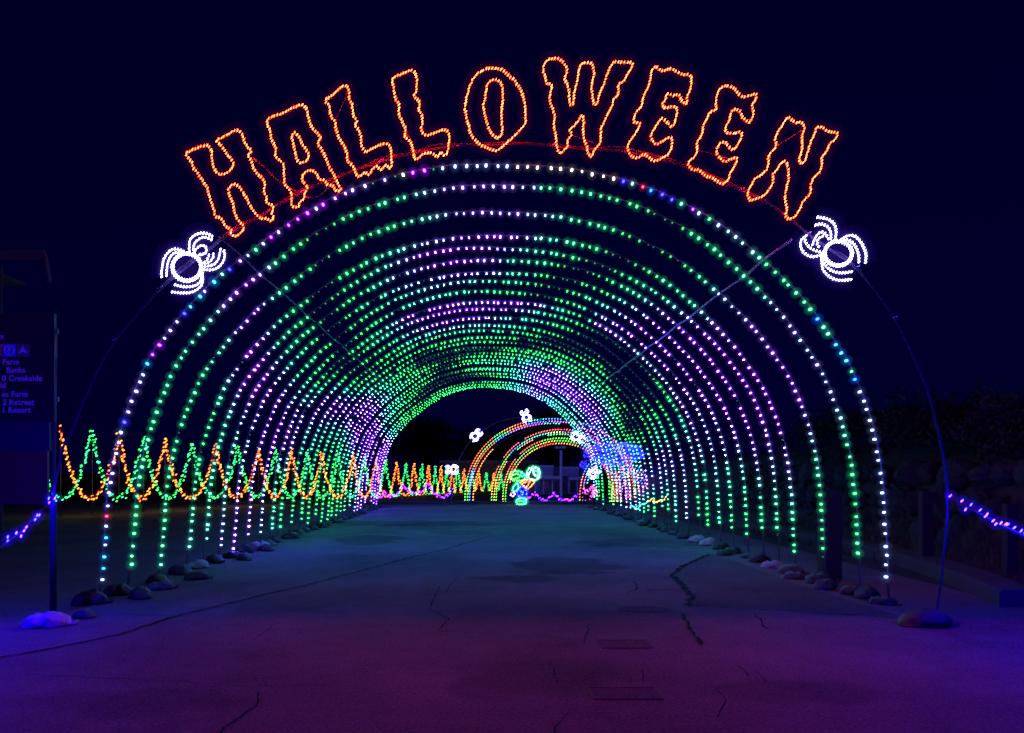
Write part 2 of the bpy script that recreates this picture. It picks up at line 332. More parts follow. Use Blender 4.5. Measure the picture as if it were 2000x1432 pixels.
# ------------------------------------------------------------------ bulb colours of the tunnel (LED chase pattern frozen in the photo)
# 0 unlit, 1 green, 2 mint, 3 white, 4 purple; key index runs 0 (left foot) .. 16 (right foot)
ROWS = {
 2: [(0,1.8),(1,1.2),(2,1.5),(3,1.2),(3.6,2),(4,3.2),(4.4,4),(4.7,3.2),(5,1.2),(5.35,.6),(5.6,0),(5.8,.5),(6.1,1.1),(6.7,1.3),(7,2.8),(7.6,3.6),(8.2,3.2),(8.5,3),(8.6,1.3),(9,1.5),(9.5,1),(10,.6),(10.25,0),(10.4,.5),(10.7,1),(11.2,1.2),(11.7,2),(12.1,3),(13.4,3.1),(13.8,2.4),(14.3,1.2),(15,1),(16,1)],
 3: [(0,2),(1,1.3),(2,1.2),(3,1.1),(3.5,2),(3.75,3),(4.1,4),(4.4,3),(4.7,1.7),(5,1.1),(5.25,.5),(5.4,0),(5.6,.5),(5.8,1),(6.6,1.2),(7.1,2.5),(7.6,3.5),(8.3,3.4),(8.8,2.6),(9.2,1.4),(9.7,1),(10,.5),(10.25,0),(10.5,.6),(11,1.1),(11.3,2),(11.5,3),(12.2,3.5),(13,4),(13.8,3.2),(14.3,2),(14.7,1.1),(16,1)],
 4: [(0,2.7),(.6,2.2),(1.2,1.4),(2,1.1),(2.6,1.3),(2.9,2.2),(3.2,3),(3.7,4),(4,3.2),(4.25,2.3),(4.5,1.2),(4.8,.8),(5.05,0),(5.2,0),(5.45,.6),(5.8,1.1),(6.2,1.5),(6.6,2.7),(7,3.2),(8,4),(8.5,3.2),(8.9,2),(9.2,1.2),(9.6,.9),(9.9,.2),(10.1,0),(10.35,.6),(10.7,1.1),(11.3,1.4),(11.5,2.7),(12,3.6),(12.6,4),(13.5,4.2),(14.2,3.4),(14.8,2.6),(15.2,1.5),(16,1)],
 5: [(0,3),(.5,2.5),(1,1.8),(2,1.8),(2.5,2.3),(2.8,3),(3.2,4),(3.6,4),(3.8,3),(4,2),(4.3,1.3),(4.6,.8),(4.75,.1),(5,.1),(5.2,.6),(5.5,1.1),(5.9,1.3),(6.2,2.5),(6.6,3.5),(7,4),(8,3.6),(8.3,3),(8.6,2),(9.2,1.1),(9.5,.7),(9.75,0),(10,.4),(10.3,1),(10.7,1.3),(11,2),(11.3,3),(12,4),(13,4.2),(13.8,3.6),(14.4,3),(15,1.8),(15.5,1.1),(16,1)],
 6: [(0,3.3),(.6,3.2),(1.2,2.4),(1.8,2.2),(2.2,2.6),(2.7,3.2),(3,4),(3.4,4),(3.6,3.2),(3.9,2.2),(4.2,1.3),(4.6,.9),(4.8,.1),(5,.1),(5.15,.6),(5.5,1.1),(5.9,1.6),(6.2,2.8),(6.8,3.5),(7.3,4),(7.9,3.4),(8.15,3),(8.25,1.8),(8.7,1.6),(9,1),(9.3,.5),(9.5,0),(9.75,.5),(10.2,1.1),(10.6,1.7),(10.9,3),(11.6,4),(13,4.2),(13.8,3.8),(14.3,3.2),(14.8,2.3),(15.3,1.2),(16,1)],
 7: [(0,4),(1,3.6),(2,3),(2.6,3.2),(3,4),(3.3,3.6),(3.6,2.8),(3.9,1.6),(4.3,1.1),(4.6,.7),(4.85,0),(5.1,.5),(5.5,1.1),(5.9,1.6),(6.3,2.8),(7,3.4),(7.6,3.5),(8,3),(8.3,2),(8.8,1.2),(9.1,.6),(9.35,0),(9.6,.7),(10,1.1),(10.5,2),(10.8,3),(11.3,4),(12.6,4.2),(13.4,3.8),(14,3.1),(14.6,2),(15.2,1.2),(16,1)],
 8: [(0,3.8),(1,3.6),(2,3.5),(2.8,4),(3.2,3.6),(3.5,2.6),(3.8,1.3),(4.4,.9),(4.75,0),(5,.5),(5.5,1.1),(6.2,1.7),(6.8,2.8),(7.3,2.8),(7.8,2),(8.2,.8),(8.35,1.5),(8.7,1),(9,.4),(9.2,.1),(9.5,.9),(9.9,1.2),(10.3,2.3),(10.6,3),(11.1,4),(12.5,4),(13.3,3.5),(14,3),(14.5,2.2),(15.2,1.2),(16,1)],
 9: [(0,3),(.5,3),(1,3.3),(2,4),(2.8,4),(3.1,3.2),(3.5,2),(3.9,1.1),(4.4,.7),(4.7,0),(5,.6),(5.5,1.2),(6,1.6),(6.6,2.4),(7.1,2),(7.7,1.3),(8.2,1.1),(8.7,.8),(9,.2),(9.2,.4),(9.6,1),(10,1.8),(10.3,3),(10.8,4),(12,4),(13,3.5),(14,3),(14.6,2.5),(15.2,1.6),(16,.8)],
 10: [(0,2.6),(.5,2),(1,1.6),(1.7,2.6),(2.2,3.6),(3,3.3),(3.4,2),(3.6,1.2),(4,.6),(4.3,.2),(4.7,.6),(5,1.2),(5.5,1.6),(5.8,2.8),(6.1,3.6),(6.6,4.2),(7.2,3.8),(7.6,3.4),(8.2,4),(8.8,3.8),(9.1,3),(9.5,1.6),(9.8,1.1),(10.05,1.3),(10.25,3),(10.6,3.7),(11,3.2),(11.5,2.8),(12,3),(13,3.6),(14,3),(14.5,1.8),(15.3,1.1),(16,1)],
 11: [(0,2),(.5,1.2),(1,1.3),(1.6,2.2),(2.2,3.3),(2.8,3.4),(3.2,3),(3.6,1.6),(4,.7),(4.4,.2),(4.8,.6),(5.3,1.3),(5.8,2.5),(6.2,3.5),(7,4.2),(8,4.4),(8.5,3.4),(9,2.2),(9.5,1.2),(10,.8),(10.4,.4),(10.8,.1),(11.5,.2),(12,.5),(12.4,1),(13,1.3),(13.5,2.3),(14,3.1),(14.4,2.6),(15,1.3),(16,1)],
 12: [(0,1.2),(1,1.3),(2,1.8),(2.5,2.6),(3,3.5),(3.4,4),(3.7,2.8),(4,1.2),(4.4,.3),(5,.8),(5.5,1.1),(6,2.7),(6.6,3.8),(7,4),(7.6,3.8),(8,3.3),(8.5,2.4),(9,1.8),(9.6,1.1),(10,.6),(10.4,.2),(11,.05),(12,.05),(12.5,.6),(13,1.1),(13.4,1.6),(13.7,2.6),(14,3.2),(14.6,3),(15,2.8),(15.5,3.2),(16,2)],
 14: [(0,1.2),(1,1.2),(2,1.1),(2.5,1.8),(3,3),(3.3,4),(3.7,3.4),(4,1.3),(4.5,.8),(5,.6),(6,1.1),(7,1.5),(8,1.5),(9,.9),(9.5,.4),(10,.05),(10.5,.4),(11,.7),(11.5,.2),(12,0),(12.6,.6),(13,1.1),(13.5,1.8),(14,3.4),(14.5,3),(15,2.2),(15.5,1.2),(16,1)],
 16: [(0,1.1),(1,1.1),(2,1.1),(2.6,1.6),(3,2.8),(3.4,3.8),(4,3.3),(4.4,1.6),(5,1),(5.7,.8),(6,.3),(6.5,.6),(7,1),(8,.8),(8.7,.5),(9,.05),(9.5,.6),(10,1),(10.6,1.1),(11,1.4),(11.6,1.1),(12,.9),(12.5,.4),(13,.3),(13.5,1.1),(14,2.9),(14.5,3.2),(15,2.4),(15.5,1.2),(16,1)],
 18: [(0,1.1),(1,1.1),(2,1.2),(2.5,2.2),(3,3.6),(3.6,4),(4,3.5),(4.4,2),(5,1.1),(5.5,.8),(6,.1),(7,.1),(8,.1),(8.5,.7),(9,1.1),(10,1.1),(11,1.6),(12,1.7),(12.5,1),(13,.05),(13.5,1.2),(14,2.3),(14.5,3),(15,3),(15.5,1.6),(16,1)],
 20: [(0,1.2),(1,1.3),(2,2),(2.5,3.4),(3,4),(3.7,4),(4.1,3.2),(4.5,2),(5,1.5),(5.5,1.1),(6,.9),(6.5,.4),(7,.5),(7.5,.9),(8,1.1),(9,1.5),(9.5,2.4),(10,3.3),(10.5,3.5),(11,3),(12,3.3),(12.5,1.8),(13,1),(13.5,.6),(14,2.1),(15,3.2),(16,3)],
 22: [(0,2.5),(1,2.3),(2,2.6),(2.6,4),(3.3,4.2),(3.8,3),(4.2,2),(5,1.1),(5.6,1),(6,.9),(6.4,.3),(7,.7),(7.5,1.2),(8,1.6),(8.6,1.7),(9,2.6),(9.4,3.2),(10,4),(11,4),(12,4.2),(12.6,3),(13,1.9),(13.5,1.3),(14,2),(15,2.9),(16,3.5)],
 24: [(0,4),(1,3),(2,4),(3,4.2),(3.6,3),(4,2),(5,.8),(5.5,.3),(6,.1),(6.5,.2),(7,.6),(7.5,1.1),(8,1.2),(8.6,1.6),(9,2.1),(9.4,3),(10,4.2),(11,4.1),(12,4),(12.6,3.4),(13,3.3),(13.5,2.4),(14,2),(15,1.6),(15.5,2),(16,3)],
 26: [(0,4.3),(1,4),(2,4.3),(3,4),(3.4,2.4),(4,1.2),(5,.5),(6,.4),(6.5,.2),(7,.1),(7.5,.4),(8,.6),(8.5,1.2),(9,2),(9.4,3),(10,4.2),(10.6,3.6),(11,2.6),(12,2.7),(12.5,3.4),(13,4),(13.5,3),(14,2.1),(14.5,1.6),(15,1.1),(16,1)],
 28: [(0,4.3),(1,4.2),(2,4.3),(2.8,4),(3.3,2.2),(4,1.2),(5,.8),(5.6,1.1),(6,1.2),(7,1.1),(7.5,.6),(8,1.1),(9,1.8),(9.5,2.6),(10,3.6),(10.5,2.8),(11,2.2),(12,2.2),(12.5,3),(13,3.7),(14,3.3),(14.5,2),(15,1.2),(16,1)],
 30: [(0,4.4),(1,4.3),(2,4.2),(3,3.4),(3.4,2.2),(4,1.5),(4.6,1.1),(5,1),(6,1.1),(7,1.4),(7.5,.8),(8,.6),(8.4,1.2),(9,2),(9.5,3),(10,3.3),(11,2.3),(12,1.9),(12.6,3),(13,4),(14,4),(14.6,3.5),(15,3),(15.5,1.4),(16,1)],
}
GRID = np.linspace(0, 16, 321)
RG = {k: np.interp(GRID, [p[0] for p in v], [p[1] for p in v]) for k, v in ROWS.items()}
RK = sorted(RG)
def tunnel_value(k, idx):
    a = max([q for q in RK if q <= k]); c = min([q for q in RK if q >= k])
    t = 0 if a == c else (k - a) / (c - a)
    return (1 - t) * np.interp(idx, GRID, RG[a]) + t * np.interp(idx, GRID, RG[c])
# first arch: mixed colours, (end index, code)
FIRST = [(.35,3),(.55,'C'),(.7,3),(.82,'C'),(1.02,3),(1.12,'R'),(1.75,3.2),(2.1,3.1),(2.2,'B'),(2.72,3.2),(2.84,3.1),(2.97,'C'),(3.25,'V'),(3.62,3.2),(3.78,'B'),(3.9,'C'),(3.99,'C'),(4.1,3.6),(4.33,'C'),(4.45,2.6),(4.56,'B'),(4.66,3.6),(4.76,3),(4.86,1.6),(5.02,3),(5.12,'V'),(5.22,3.2),(5.62,'V'),(5.76,3.4),(5.95,'V'),(6.12,3.8),(6.45,3.3),(6.55,.2),(6.68,3.2),(6.74,.2),(6.82,1.2),(6.92,'Y'),(7.06,'V'),(7.2,'V'),(7.3,.2),(8.2,3),(9.42,'Y'),(9.55,'B'),(9.68,2.8),(9.8,'R'),(9.93,'b'),(10.06,'B'),(10.2,'B'),(10.34,2),(10.46,'V'),(10.58,3),(10.7,1.3),(10.82,3),(11.08,2.8),(11.3,2.6),(11.5,2),(12.35,1.2),(12.45,'b'),(12.75,1.9),(13.05,'C'),(13.12,1.8),(13.22,2),(13.36,'b'),(16.1,3)]

CORE = {0: (.03, .16, .10), .5: (.06, .9, .22), 1: (.32, 4.6, .75), 2: (.7, 4.4, 1.7), 3: (1.25, 2.0, 8), 4: (2.4, 1.25, 34), 5: (2, .8, 34)}
GLOW = {0: (0, 0, 0), .5: (0, .014, .004), 1: (.0, .15, .04), 2: (.002, .13, .08), 3: (.02, .026, .07), 4: (.09, .004, .22), 5: (.03, .004, .28)}
def lerp_tab(T, v):
    ks = sorted(T); v = min(max(v, ks[0]), ks[-1])
    return tuple(float(np.interp(v, ks, [T[k][i] for k in ks])) for i in range(3))
SPEC = {'C': ((.2, 2.6, 9), (0, .06, .2)), 'B': ((.25, .22, 12), (.01, .01, .34)), 'b': ((.1, .9, 12), (0, .04, .32)),
        'V': ((1.4, .4, 9), (.1, .0, .3)), 'R': ((4, .25, .5), (.2, .004, .02)), 'Y': ((2.2, 2.2, 3), (.03, .026, .018))}
SIDE = {'front': .8, 'mid': 1.0, 'deep': 1.25}; TIP = {'front': 2.6, 'mid': 10.0, 'deep': 38.0}     # LED beam: the tip shines along the bulb's axis, the sides are dimmer
def tier_of(k): return 'front' if k <= 3 else 'mid' if k <= 6 else 'deep'
LG = 0.62                                                       # bloom halo glow per metre of depth, relative
def bulb_mats(code, tier):
    if isinstance(code, str):
        c, g = SPEC[code]; nm = {'C': 'cyan', 'B': 'blue', 'b': 'azure', 'V': 'violet', 'R': 'red', 'Y': 'warm_white'}[code]
    else:
        v = round(code * 4) / 4; c, g = lerp_tab(CORE, v), lerp_tab(GLOW, v); nm = 'shade_%03d' % int(v * 100)
    amp = lambda g: tuple(x * (1 + (g - 1) * min(1, max(0, (x - .8) / 1.4))) for x in c)       # only the dominant channels grow
    pair = (lamp_mat('led_%s_%s_side' % (nm, tier), amp(SIDE[tier])), lamp_mat('led_%s_%s_tip' % (nm, tier), amp(TIP[tier])))
    if max(g) <= .002: return pair, None
    return pair, [halo_mat('halo_%s_%d' % (nm, i), g, LG * 12 * w) for i, w in enumerate((.34, .8, 1.9))]  # nested emitting shells that stand for the bloom round a bulb
TIPF = [min(f) == 0 for f in E6[1]]
def core_mats(pair): return [pair[1] if q else pair[0] for q in TIPF]
CORE_R, CORE_L, HALO_R = 0.0165, 0.0215, 0.068  # bulb core size, then radius of the added bloom halo
_bm = {}
def bulb_mesh(code, tier):
    key = (code if isinstance(code, str) else round(code * 4) / 4, tier)
    if key in _bm: return _bm[key]
    cm, lm = bulb_mats(code, tier); b = MB()
    dim = not isinstance(code, str) and code < .4
    k = .62 if dim else 1.0
    b.add2(put(E6, (0, 0, .0), (0, 0, 1), CORE_R * k, CORE_L * k), E6[1], core_mats(cm))
    n = 6
    V = [(.011 * math.cos(q), .011 * math.sin(q), z) for z in (-.052, -.022) for q in [2 * math.pi * i / n for i in range(n)]]
    b.add(V, [(i, (i + 1) % n, n + (i + 1) % n, n + i) for i in range(n)] + [tuple(range(n - 1, -1, -1))], black)
    if lm:
        for kk, l_ in zip((1.1, .68, .40), lm): b.add(put(E8, (0, 0, 0), (0, 0, 1), HALO_R * kk, HALO_R * kk), E8[1], l_)
    me = bpy.data.meshes.new('bulb'); me.from_pydata(np.concatenate(b.v).tolist(), [], b.f)
    for m in b.mats: me.materials.append(m)
    me.polygons.foreach_set('material_index', b.m); me.update()
    _bm[key] = me
    return me

# ------------------------------------------------------------------ the tunnel: thirty light arches
PROF = np.array([(186,1177),(191,1148),(194,1124),(197,1082),(201,1038),(203,995),(208,952),(215,908),(224,867),(237,824),(250,783),(268,742),(283,705),(310,664),(336,631),(363,599),(393,568),(422,537),(459,510),(492,485),(525,459),(560,434),(596,411),(633,391),(673,371),(712,357),(752,344),(793,334),(834,326),(876,320),(918,318),(961,317),(1000,319),(1041,320),(1083,323),(1125,327),(1165,335),(1206,344),(1245,355),(1283,369),(1322,387),(1359,405),(1394,425),(1430,450),(1462,477),(1494,504),(1525,534),(1555,564),(1584,595),(1609,629),(1634,664),(1658,700),(1676,738),(1692,778),(1706,820),(1716,862),(1724,905),(1729,950),(1733,995),(1735,1040),(1737,1085),(1738,1137),(1740,1177)], float)
D1 = 9.06
PW = np.stack([(PROF[:, 0] - CX) * D1 / F, CH + (HY - PROF[:, 1]) * D1 / F], 1)          # arch profile in metres (x, z)
PL = np.r_[0, np.cumsum(np.linalg.norm(np.diff(PW, axis=0), axis=1))]; PLEN = PL[-1]
YP = [604,560,510,466,440.5,417,395,373,354,336,323,305,289,278,268,256.5,247,241,234,228,221,214,205.5,200.5,195,189,179,174,170,166.5]
ARCH_Y = [604 * D1 / y for y in YP]
ORD = 'first second third fourth fifth sixth seventh eighth ninth tenth eleventh twelfth thirteenth fourteenth fifteenth sixteenth seventeenth eighteenth nineteenth twentieth'.split() + ['twenty-' + w for w in 'first second third fourth fifth sixth seventh eighth ninth'.split()] + ['thirtieth']
LOOK = {1: 'mixed white, blue and violet bulbs', 2: 'green bulbs at both feet', 3: 'green feet and a purple right shoulder', 4: 'white bulbs at its left foot', 5: 'a pale bag at its left foot', 10: 'a purple crown', 11: 'a magenta crown', 12: 'a violet crown', 13: 'a white crown', 30: 'a green crown, the innermost arch'}
N_SOLO = 9
for k in range(1, 31):
    Y = ARCH_Y[k - 1]; r_ = random.Random(k)
    lbl = ORD[k - 1] + ' light arch from the tunnel entrance' + (', with ' + LOOK[k] if k in LOOK else '')
    t = thing('light_arch', lbl, 'light arch', loc=(0.12, Y, 0), group='LED arches of the light tunnel')
    jx = 0 if k == 1 else r_.uniform(-.015, .015); jz = 0 if k == 1 else r_.uniform(-.014, .014)
    wob = [r_.uniform(-1, 1) for _ in range(6)] if k > 1 else [0] * 6
    def arch_pt(d):
        x = np.interp(d, PL, PW[:, 0]); z = np.interp(d, PL, PW[:, 1]); u = d / PLEN
        w = .022 * (wob[0] * math.sin(3 * math.pi * u) + wob[1] * math.sin(5 * math.pi * u + 1)) * math.sin(math.pi * u)
        c = np.array([x - .1, z]) - np.array([.1, 1.0]); c /= np.linalg.norm(c)
        return np.array([x - .12 + jx + w * c[0], 0, max(z, 0) + (jz * min(1, z) if z > .2 else 0) + w * c[1]]), c
    path = [arch_pt(d)[0] for d in np.linspace(0, PLEN, 96 if k < 12 else 64)]
    b = MB(); b.tube([(p[0], 0.035, p[2]) for p in path], .0105, pipe_m, 5); b.build('pipe', t, True)
    step = 0.130; d0 = (.30 if k == 1 else r_.uniform(.16, .5)); d1 = PLEN - (.28 if k == 1 else r_.uniform(.2, .6))
    ds = np.arange(d0, d1, step)
    jm = MB()
    for d in ds:
        idx = d / PLEN * 16
        if k == 1: code = next(c for e, c in FIRST if idx <= e)
        else: code = max(0, tunnel_value(k, idx) + r_.uniform(-.14, .14))
        if k > 1 and r_.random() < .022: code = 0
        p, c = arch_pt(d + r_.uniform(-.02, .02))
        inw = np.array([-c[0], 0, -c[1]]) + np.array([r_.uniform(-.35, .35), r_.uniform(-.25, .35), r_.uniform(-.3, .2)])
        inw /= np.linalg.norm(inw); q = p + inw * .045 + np.array([0, -.01, 0])
        sc = r_.uniform(.8, 1.14) * (1.0 if k <= 6 else .94 if k < 14 else .86)
        if k <= N_SOLO:
            o = bpy.data.objects.new('bulb', bulb_mesh(code, tier_of(k))); col.objects.link(o); o.parent = t
            fr = frame(inw)
            M = Matrix([[*fr[:, 0]], [*fr[:, 1]], [*fr[:, 2]]]).transposed()
            M = Matrix(((fr[0][0], fr[1][0], fr[2][0]), (fr[0][1], fr[1][1], fr[2][1]), (fr[0][2], fr[1][2], fr[2][2]))).to_4x4()
            o.matrix_local = Matrix.Translation(q) @ M @ Matrix.Scale(sc, 4)
        else:
            cm, lm = bulb_mats(code, tier_of(k)); kk = .62 if (not isinstance(code, str) and code < .4) else 1
            jm.add2(put(E6, q, inw, CORE_R * sc * kk, CORE_L * sc * kk), E6[1], core_mats(cm))
            if lm: jm.add(put(E6, q, inw, HALO_R * 1.15 * sc, HALO_R * 1.15 * sc), E6[1], lm[1])  # one added bloom shell per far bulb
    if k > N_SOLO: jm.build('bulbs', t, kind='stuff')
    # cable that feeds the string, twisted loosely round the pipe
    b = MB(); b.tube([(p[0] + .016 * math.cos(i * .9), .035 + .02 * math.sin(i * .9), p[2]) for i, p in enumerate(path)], .005, wire_m, 4); b.build('cable', t)

# longitudinal pipes that tie the arches together
for nm, (px, py) in {'left': (471, 501), 'right': (1496, 506)}.items():
    x = (px - CX) * D1 / F; z = CH + (HY - py) * D1 / F
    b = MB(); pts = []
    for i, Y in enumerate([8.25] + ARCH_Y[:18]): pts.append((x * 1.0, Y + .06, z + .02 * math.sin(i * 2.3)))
    b.tube(pts, .011 if nm == 'left' else .015, mat('tie_pipe_' + nm, (.035, .04, .04) if nm == 'left' else (.2, .24, .22), .6), 6)  # right pipe coloured paler and greener to stand for bulb light on it
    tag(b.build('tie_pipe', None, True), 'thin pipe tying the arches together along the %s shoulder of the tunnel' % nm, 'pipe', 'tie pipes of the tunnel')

# ------------------------------------------------------------------ the sign arch in front, its letters and spiders
DS = 8.25
SL = [(105,1212),(104,1120),(104,985),(104,963),(109,940),(122,873),(141,841),(157,799),(169,770),(185,735),(199,707),(214,681),(226,664),(254,629),(270,611),(314,563),(360,525),(410,487),(452,453),(502,426),(542,401),(592,374),(640,353),(690,334),(745,315),(802,300),(850,290),(897,285),(950,281),(1016,279),(1080,284),(1140,290),(1200,293),(1260,304),(1317,318),(1385,345),(1447,371),(1499,396),(1546,430),(1577,457),(1612,482),(1645,503),(1672,523),(1700,556),(1722,584),(1747,620),(1765,655),(1781,689),(1797,726),(1813,764),(1828,823),(1840,879),(1849,937),(1850,1016),(1843,1085),(1835,1155),(1828,1212)]
sa = thing('sign_arch', 'dark unlit pipe arch carrying the glowing letters in front of the tunnel', 'arch', loc=(0, DS, 0))
def loc(px, py, dy=0.0, d=DS):
    p = at(px, py, d); return Vector((p.x, dy, p.z))
b = MB(); b.tube(smooth_poly([tuple(loc(x, max(min(y, 1202), 0))) for x, y in SL], False, 1), .016, dark_pipe, 6); b.build('pipe', sa, True)
orange_cord = mat('orange_cord', (.04, .014, .012), .7)
b = MB()
rr = random.Random(3)
pp = smooth_poly([tuple(loc(x + rr.uniform(-3, 3), y + rr.uniform(-7, 6), -.03)) for x, y in SL[14:43]], False, 1); b.tube(pp, .007, orange_cord, 5); b.build('cord', sa, True)
b = MB(); b.tube(smooth_poly([tuple(loc(*p, -.04)) for p in [(497, 312), (520, 330), (540, 352), (560, 366), (585, 378)]], False, 2), .010, orange_cord, 5); b.build('cord', sa, True)
b = MB(); b.tube(smooth_poly([tuple(loc(*p, -.04)) for p in [(598, 388), (620, 390), (640, 372), (655, 356)]], False, 2), .008, orange_cord, 5); b.build('cord', sa, True)
b = MB()
for i in range(10, 48):
    if i % 3 == 0:
        x, y = SL[i]; p = loc(x, y); b.tube([p + Vector((-.03, -.02, -.012)), p + Vector((.03, -.03, .014))], .006, mat('cable_tie', (.5, .45, .5), .5), 4)
b.build('cable_ties', sa, kind='stuff')
b = MB(); p = loc(104, 985); b.tube([(p.x, 0, 0), (p.x, 0, p.z)], .036, mat('matt_black_post', (.006, .006, .007), .95), 8)
b.build('post', sa, True)

def tr(org, sc, pts): return [(org[0] + x / sc, org[1] + y / sc) for x, y in pts]
C1 = ((340, 90), 3.5714); C2 = ((880, 90), 4.762); C3 = ((1200, 90), 3.846)
LET = [
 ('H', 'first letter, leaning left', [tr(*C1, [(75,752),(145,715),(235,690),(262,720),(262,790),(280,860),(315,905),(380,880),(415,835),(410,800),(370,760),(345,720),(325,690),(290,660),(345,635),(400,600),(445,585),(475,610),(485,660),(510,705),(545,735),(510,765),(540,800),(555,860),(600,910),(635,950),(625,1010),(645,1060),(640,1095),(690,1110),(690,1140),(680,1165),(695,1205),(675,1225),(640,1205),(610,1210),(580,1180),(545,1140),(520,1090),(485,1030),(450,975),(410,962),(372,1000),(395,1060),(415,1110),(420,1165),(450,1225),(490,1260),(480,1290),(425,1335),(395,1310),(400,1280),(350,1255),(335,1205),(285,1190),(275,1130),(245,1050),(230,980),(190,930),(165,885),(135,850),(120,800)])]),
 ('A', 'with its teardrop hole', [tr(*C1, [(650,510),(700,485),(770,465),(840,425),(890,405),(920,430),(935,490),(955,570),(1000,610),(1030,640),(1000,675),(1020,710),(1045,745),(1075,830),(1110,890),(1140,950),(1165,1000),(1145,1020),(1120,1000),(1110,970),(1070,970),(1050,935),(1010,935),(1000,900),(965,865),(925,870),(890,910),(905,960),(935,990),(910,1030),(905,1070),(870,1090),(870,1125),(840,1130),(815,1100),(825,1040),(800,1000),(770,960),(765,900),(765,830),(735,795),(705,770),(710,700),(680,665),(675,600),(645,540)]), tr(*C1, [(835,600),(865,625),(885,670),(920,720),(945,765),(925,800),(880,820),(855,795),(845,740),(830,680),(820,630)])]),
 ('L', 'the one beside the A', [tr(*C1, [(1050,380),(1100,345),(1150,300),(1195,270),(1220,300),(1220,370),(1245,420),(1245,480),(1280,525),(1255,550),(1290,590),(1305,640),(1305,690),(1335,745),(1380,715),(1440,685),(1495,680),(1515,730),(1515,790),(1520,840),(1500,855),(1480,825),(1440,870),(1420,835),(1390,850),(1355,905),(1330,880),(1285,920),(1265,880),(1250,840),(1205,800),(1205,740),(1185,690),(1145,640),(1130,580),(1125,530),(1090,490),(1085,420)])]),
 ('L', 'the one beside the O', [tr(*C1, [(1520,235),(1545,210),(1600,190),(1655,165),(1685,190),(1695,250),(1690,310),(1670,355),(1720,395),(1700,440),(1725,480),(1735,530),(1720,580),(1745,625),(1800,615),(1850,590),(1895,580),(1920,610),(1915,680),(1910,740),(1890,770),(1860,735),(1835,780),(1800,740),(1740,750),(1675,805),(1670,740),(1655,670),(1605,635),(1615,580),(1590,520),(1565,470),(1570,400),(1540,360),(1530,290)])]),
 ('O', 'a double ring at the top of the arch', [tr(*C2, [(400,205),(470,215),(530,265),(590,315),(640,390),(670,460),(690,540),(695,620),(700,710),(660,770),(600,830),(530,895),(460,960),(420,975),(330,950),(250,900),(195,840),(170,750),(145,660),(132,570),(150,470),(180,370),(215,290),(270,240),(330,212)]), tr(*C2, [(410,310),(455,325),(485,380),(488,460),(478,560),(470,660),(480,760),(480,820),(435,865),(390,830),(350,760),(330,680),(305,600),(310,520),(330,440),(335,370),(365,325)])]),
 ('W', 'between the O and the first E', [tr(*C2, [(870,170),(895,130),(975,110),(1040,140),(1075,190),(1085,240),(1055,300),(1085,350),(1100,420),(1105,490),(1110,550),(1140,550),(1145,480),(1160,400),(1180,320),(1190,230),(1215,165),(1270,150),(1320,165),(1335,230),(1330,300),(1305,370),(1320,440),(1325,510),(1340,550),(1370,530),(1385,440),(1430,350),(1450,270),(1490,190),(1515,140),(1590,155),(1690,150),(1690,190),(1650,260),(1600,340),(1560,350),(1565,420),(1550,470),(1510,500),(1510,550),(1480,600),(1450,650),(1420,720),(1395,790),(1395,870),(1385,920),(1340,960),(1310,1035),(1285,1020),(1270,940),(1240,860),(1230,780),(1240,700),(1225,635),(1195,690),(1150,740),(1105,770),(1130,830),(1080,870),(1100,930),(1050,970),(1020,1005),(995,970),(985,900),(980,830),(955,740),(970,660),(950,580),(925,520),(920,460),(940,400),(935,350),(895,360),(880,300),(862,240)])]),
 ('E', 'the one beside the W', [tr(*C3, [(310,150),(360,195),(430,165),(500,215),(575,215),(580,270),(570,330),(545,380),(540,445),(510,420),(480,360),(440,375),(395,350),(385,395),(355,445),(375,470),(440,455),(475,465),(465,520),(455,570),(435,610),(400,580),(365,540),(330,565),(310,610),(275,660),(275,700),(315,745),(355,720),(400,690),(435,690),(435,750),(420,795),(370,840),(300,870),(255,835),(220,810),(180,840),(130,835),(95,770),(110,720),(150,670),(185,610),(190,575),(150,580),(140,550),(160,500),(205,450),(215,380),(250,320),(270,250),(280,180)])]),
 ('E', 'the one beside the N', [tr(*C3, [(840,297),(890,310),(930,360),(970,385),(1020,370),(1065,355),(1060,400),(1030,445),(1045,490),(1040,540),(1010,580),(970,550),(945,495),(910,470),(880,490),(865,550),(845,590),(830,620),(845,655),(890,660),(955,640),(955,690),(930,730),(900,785),(860,760),(825,715),(790,730),(765,785),(775,825),(830,875),(870,850),(920,835),(915,880),(890,930),(865,960),(855,1010),(810,1045),(775,1015),(720,985),(680,980),(640,930),(590,930),(550,895),(565,860),(605,830),(625,780),(615,720),(655,680),(665,600),(690,550),(720,490),(770,485),(760,430),(770,360),(795,315)])]),
 ('N', 'last letter, leaning right', [tr(*C3, [(1300,530),(1350,575),(1415,575),(1430,620),(1405,680),(1415,740),(1405,800),(1380,850),(1405,890),(1435,860),(1455,790),(1470,730),(1500,670),(1515,610),(1560,610),(1610,645),(1680,650),(1665,700),(1610,740),(1600,790),(1555,830),(1560,890),(1550,940),(1495,990),(1475,1040),(1475,1110),(1410,1170),(1390,1240),(1350,1290),(1300,1300),(1280,1265),(1300,1220),(1280,1150),(1290,1070),(1310,990),(1305,910),(1285,860),(1250,880),(1220,930),(1185,960),(1195,1020),(1160,1085),(1110,1135),(1060,1145),(1015,1165),(995,1110),(1020,1060),(1060,990),(1130,950),(1160,890),(1150,830),(1220,750),(1205,690),(1230,640),(1265,590)])]),
]
LETTER_E = (270, 1.8, .30)
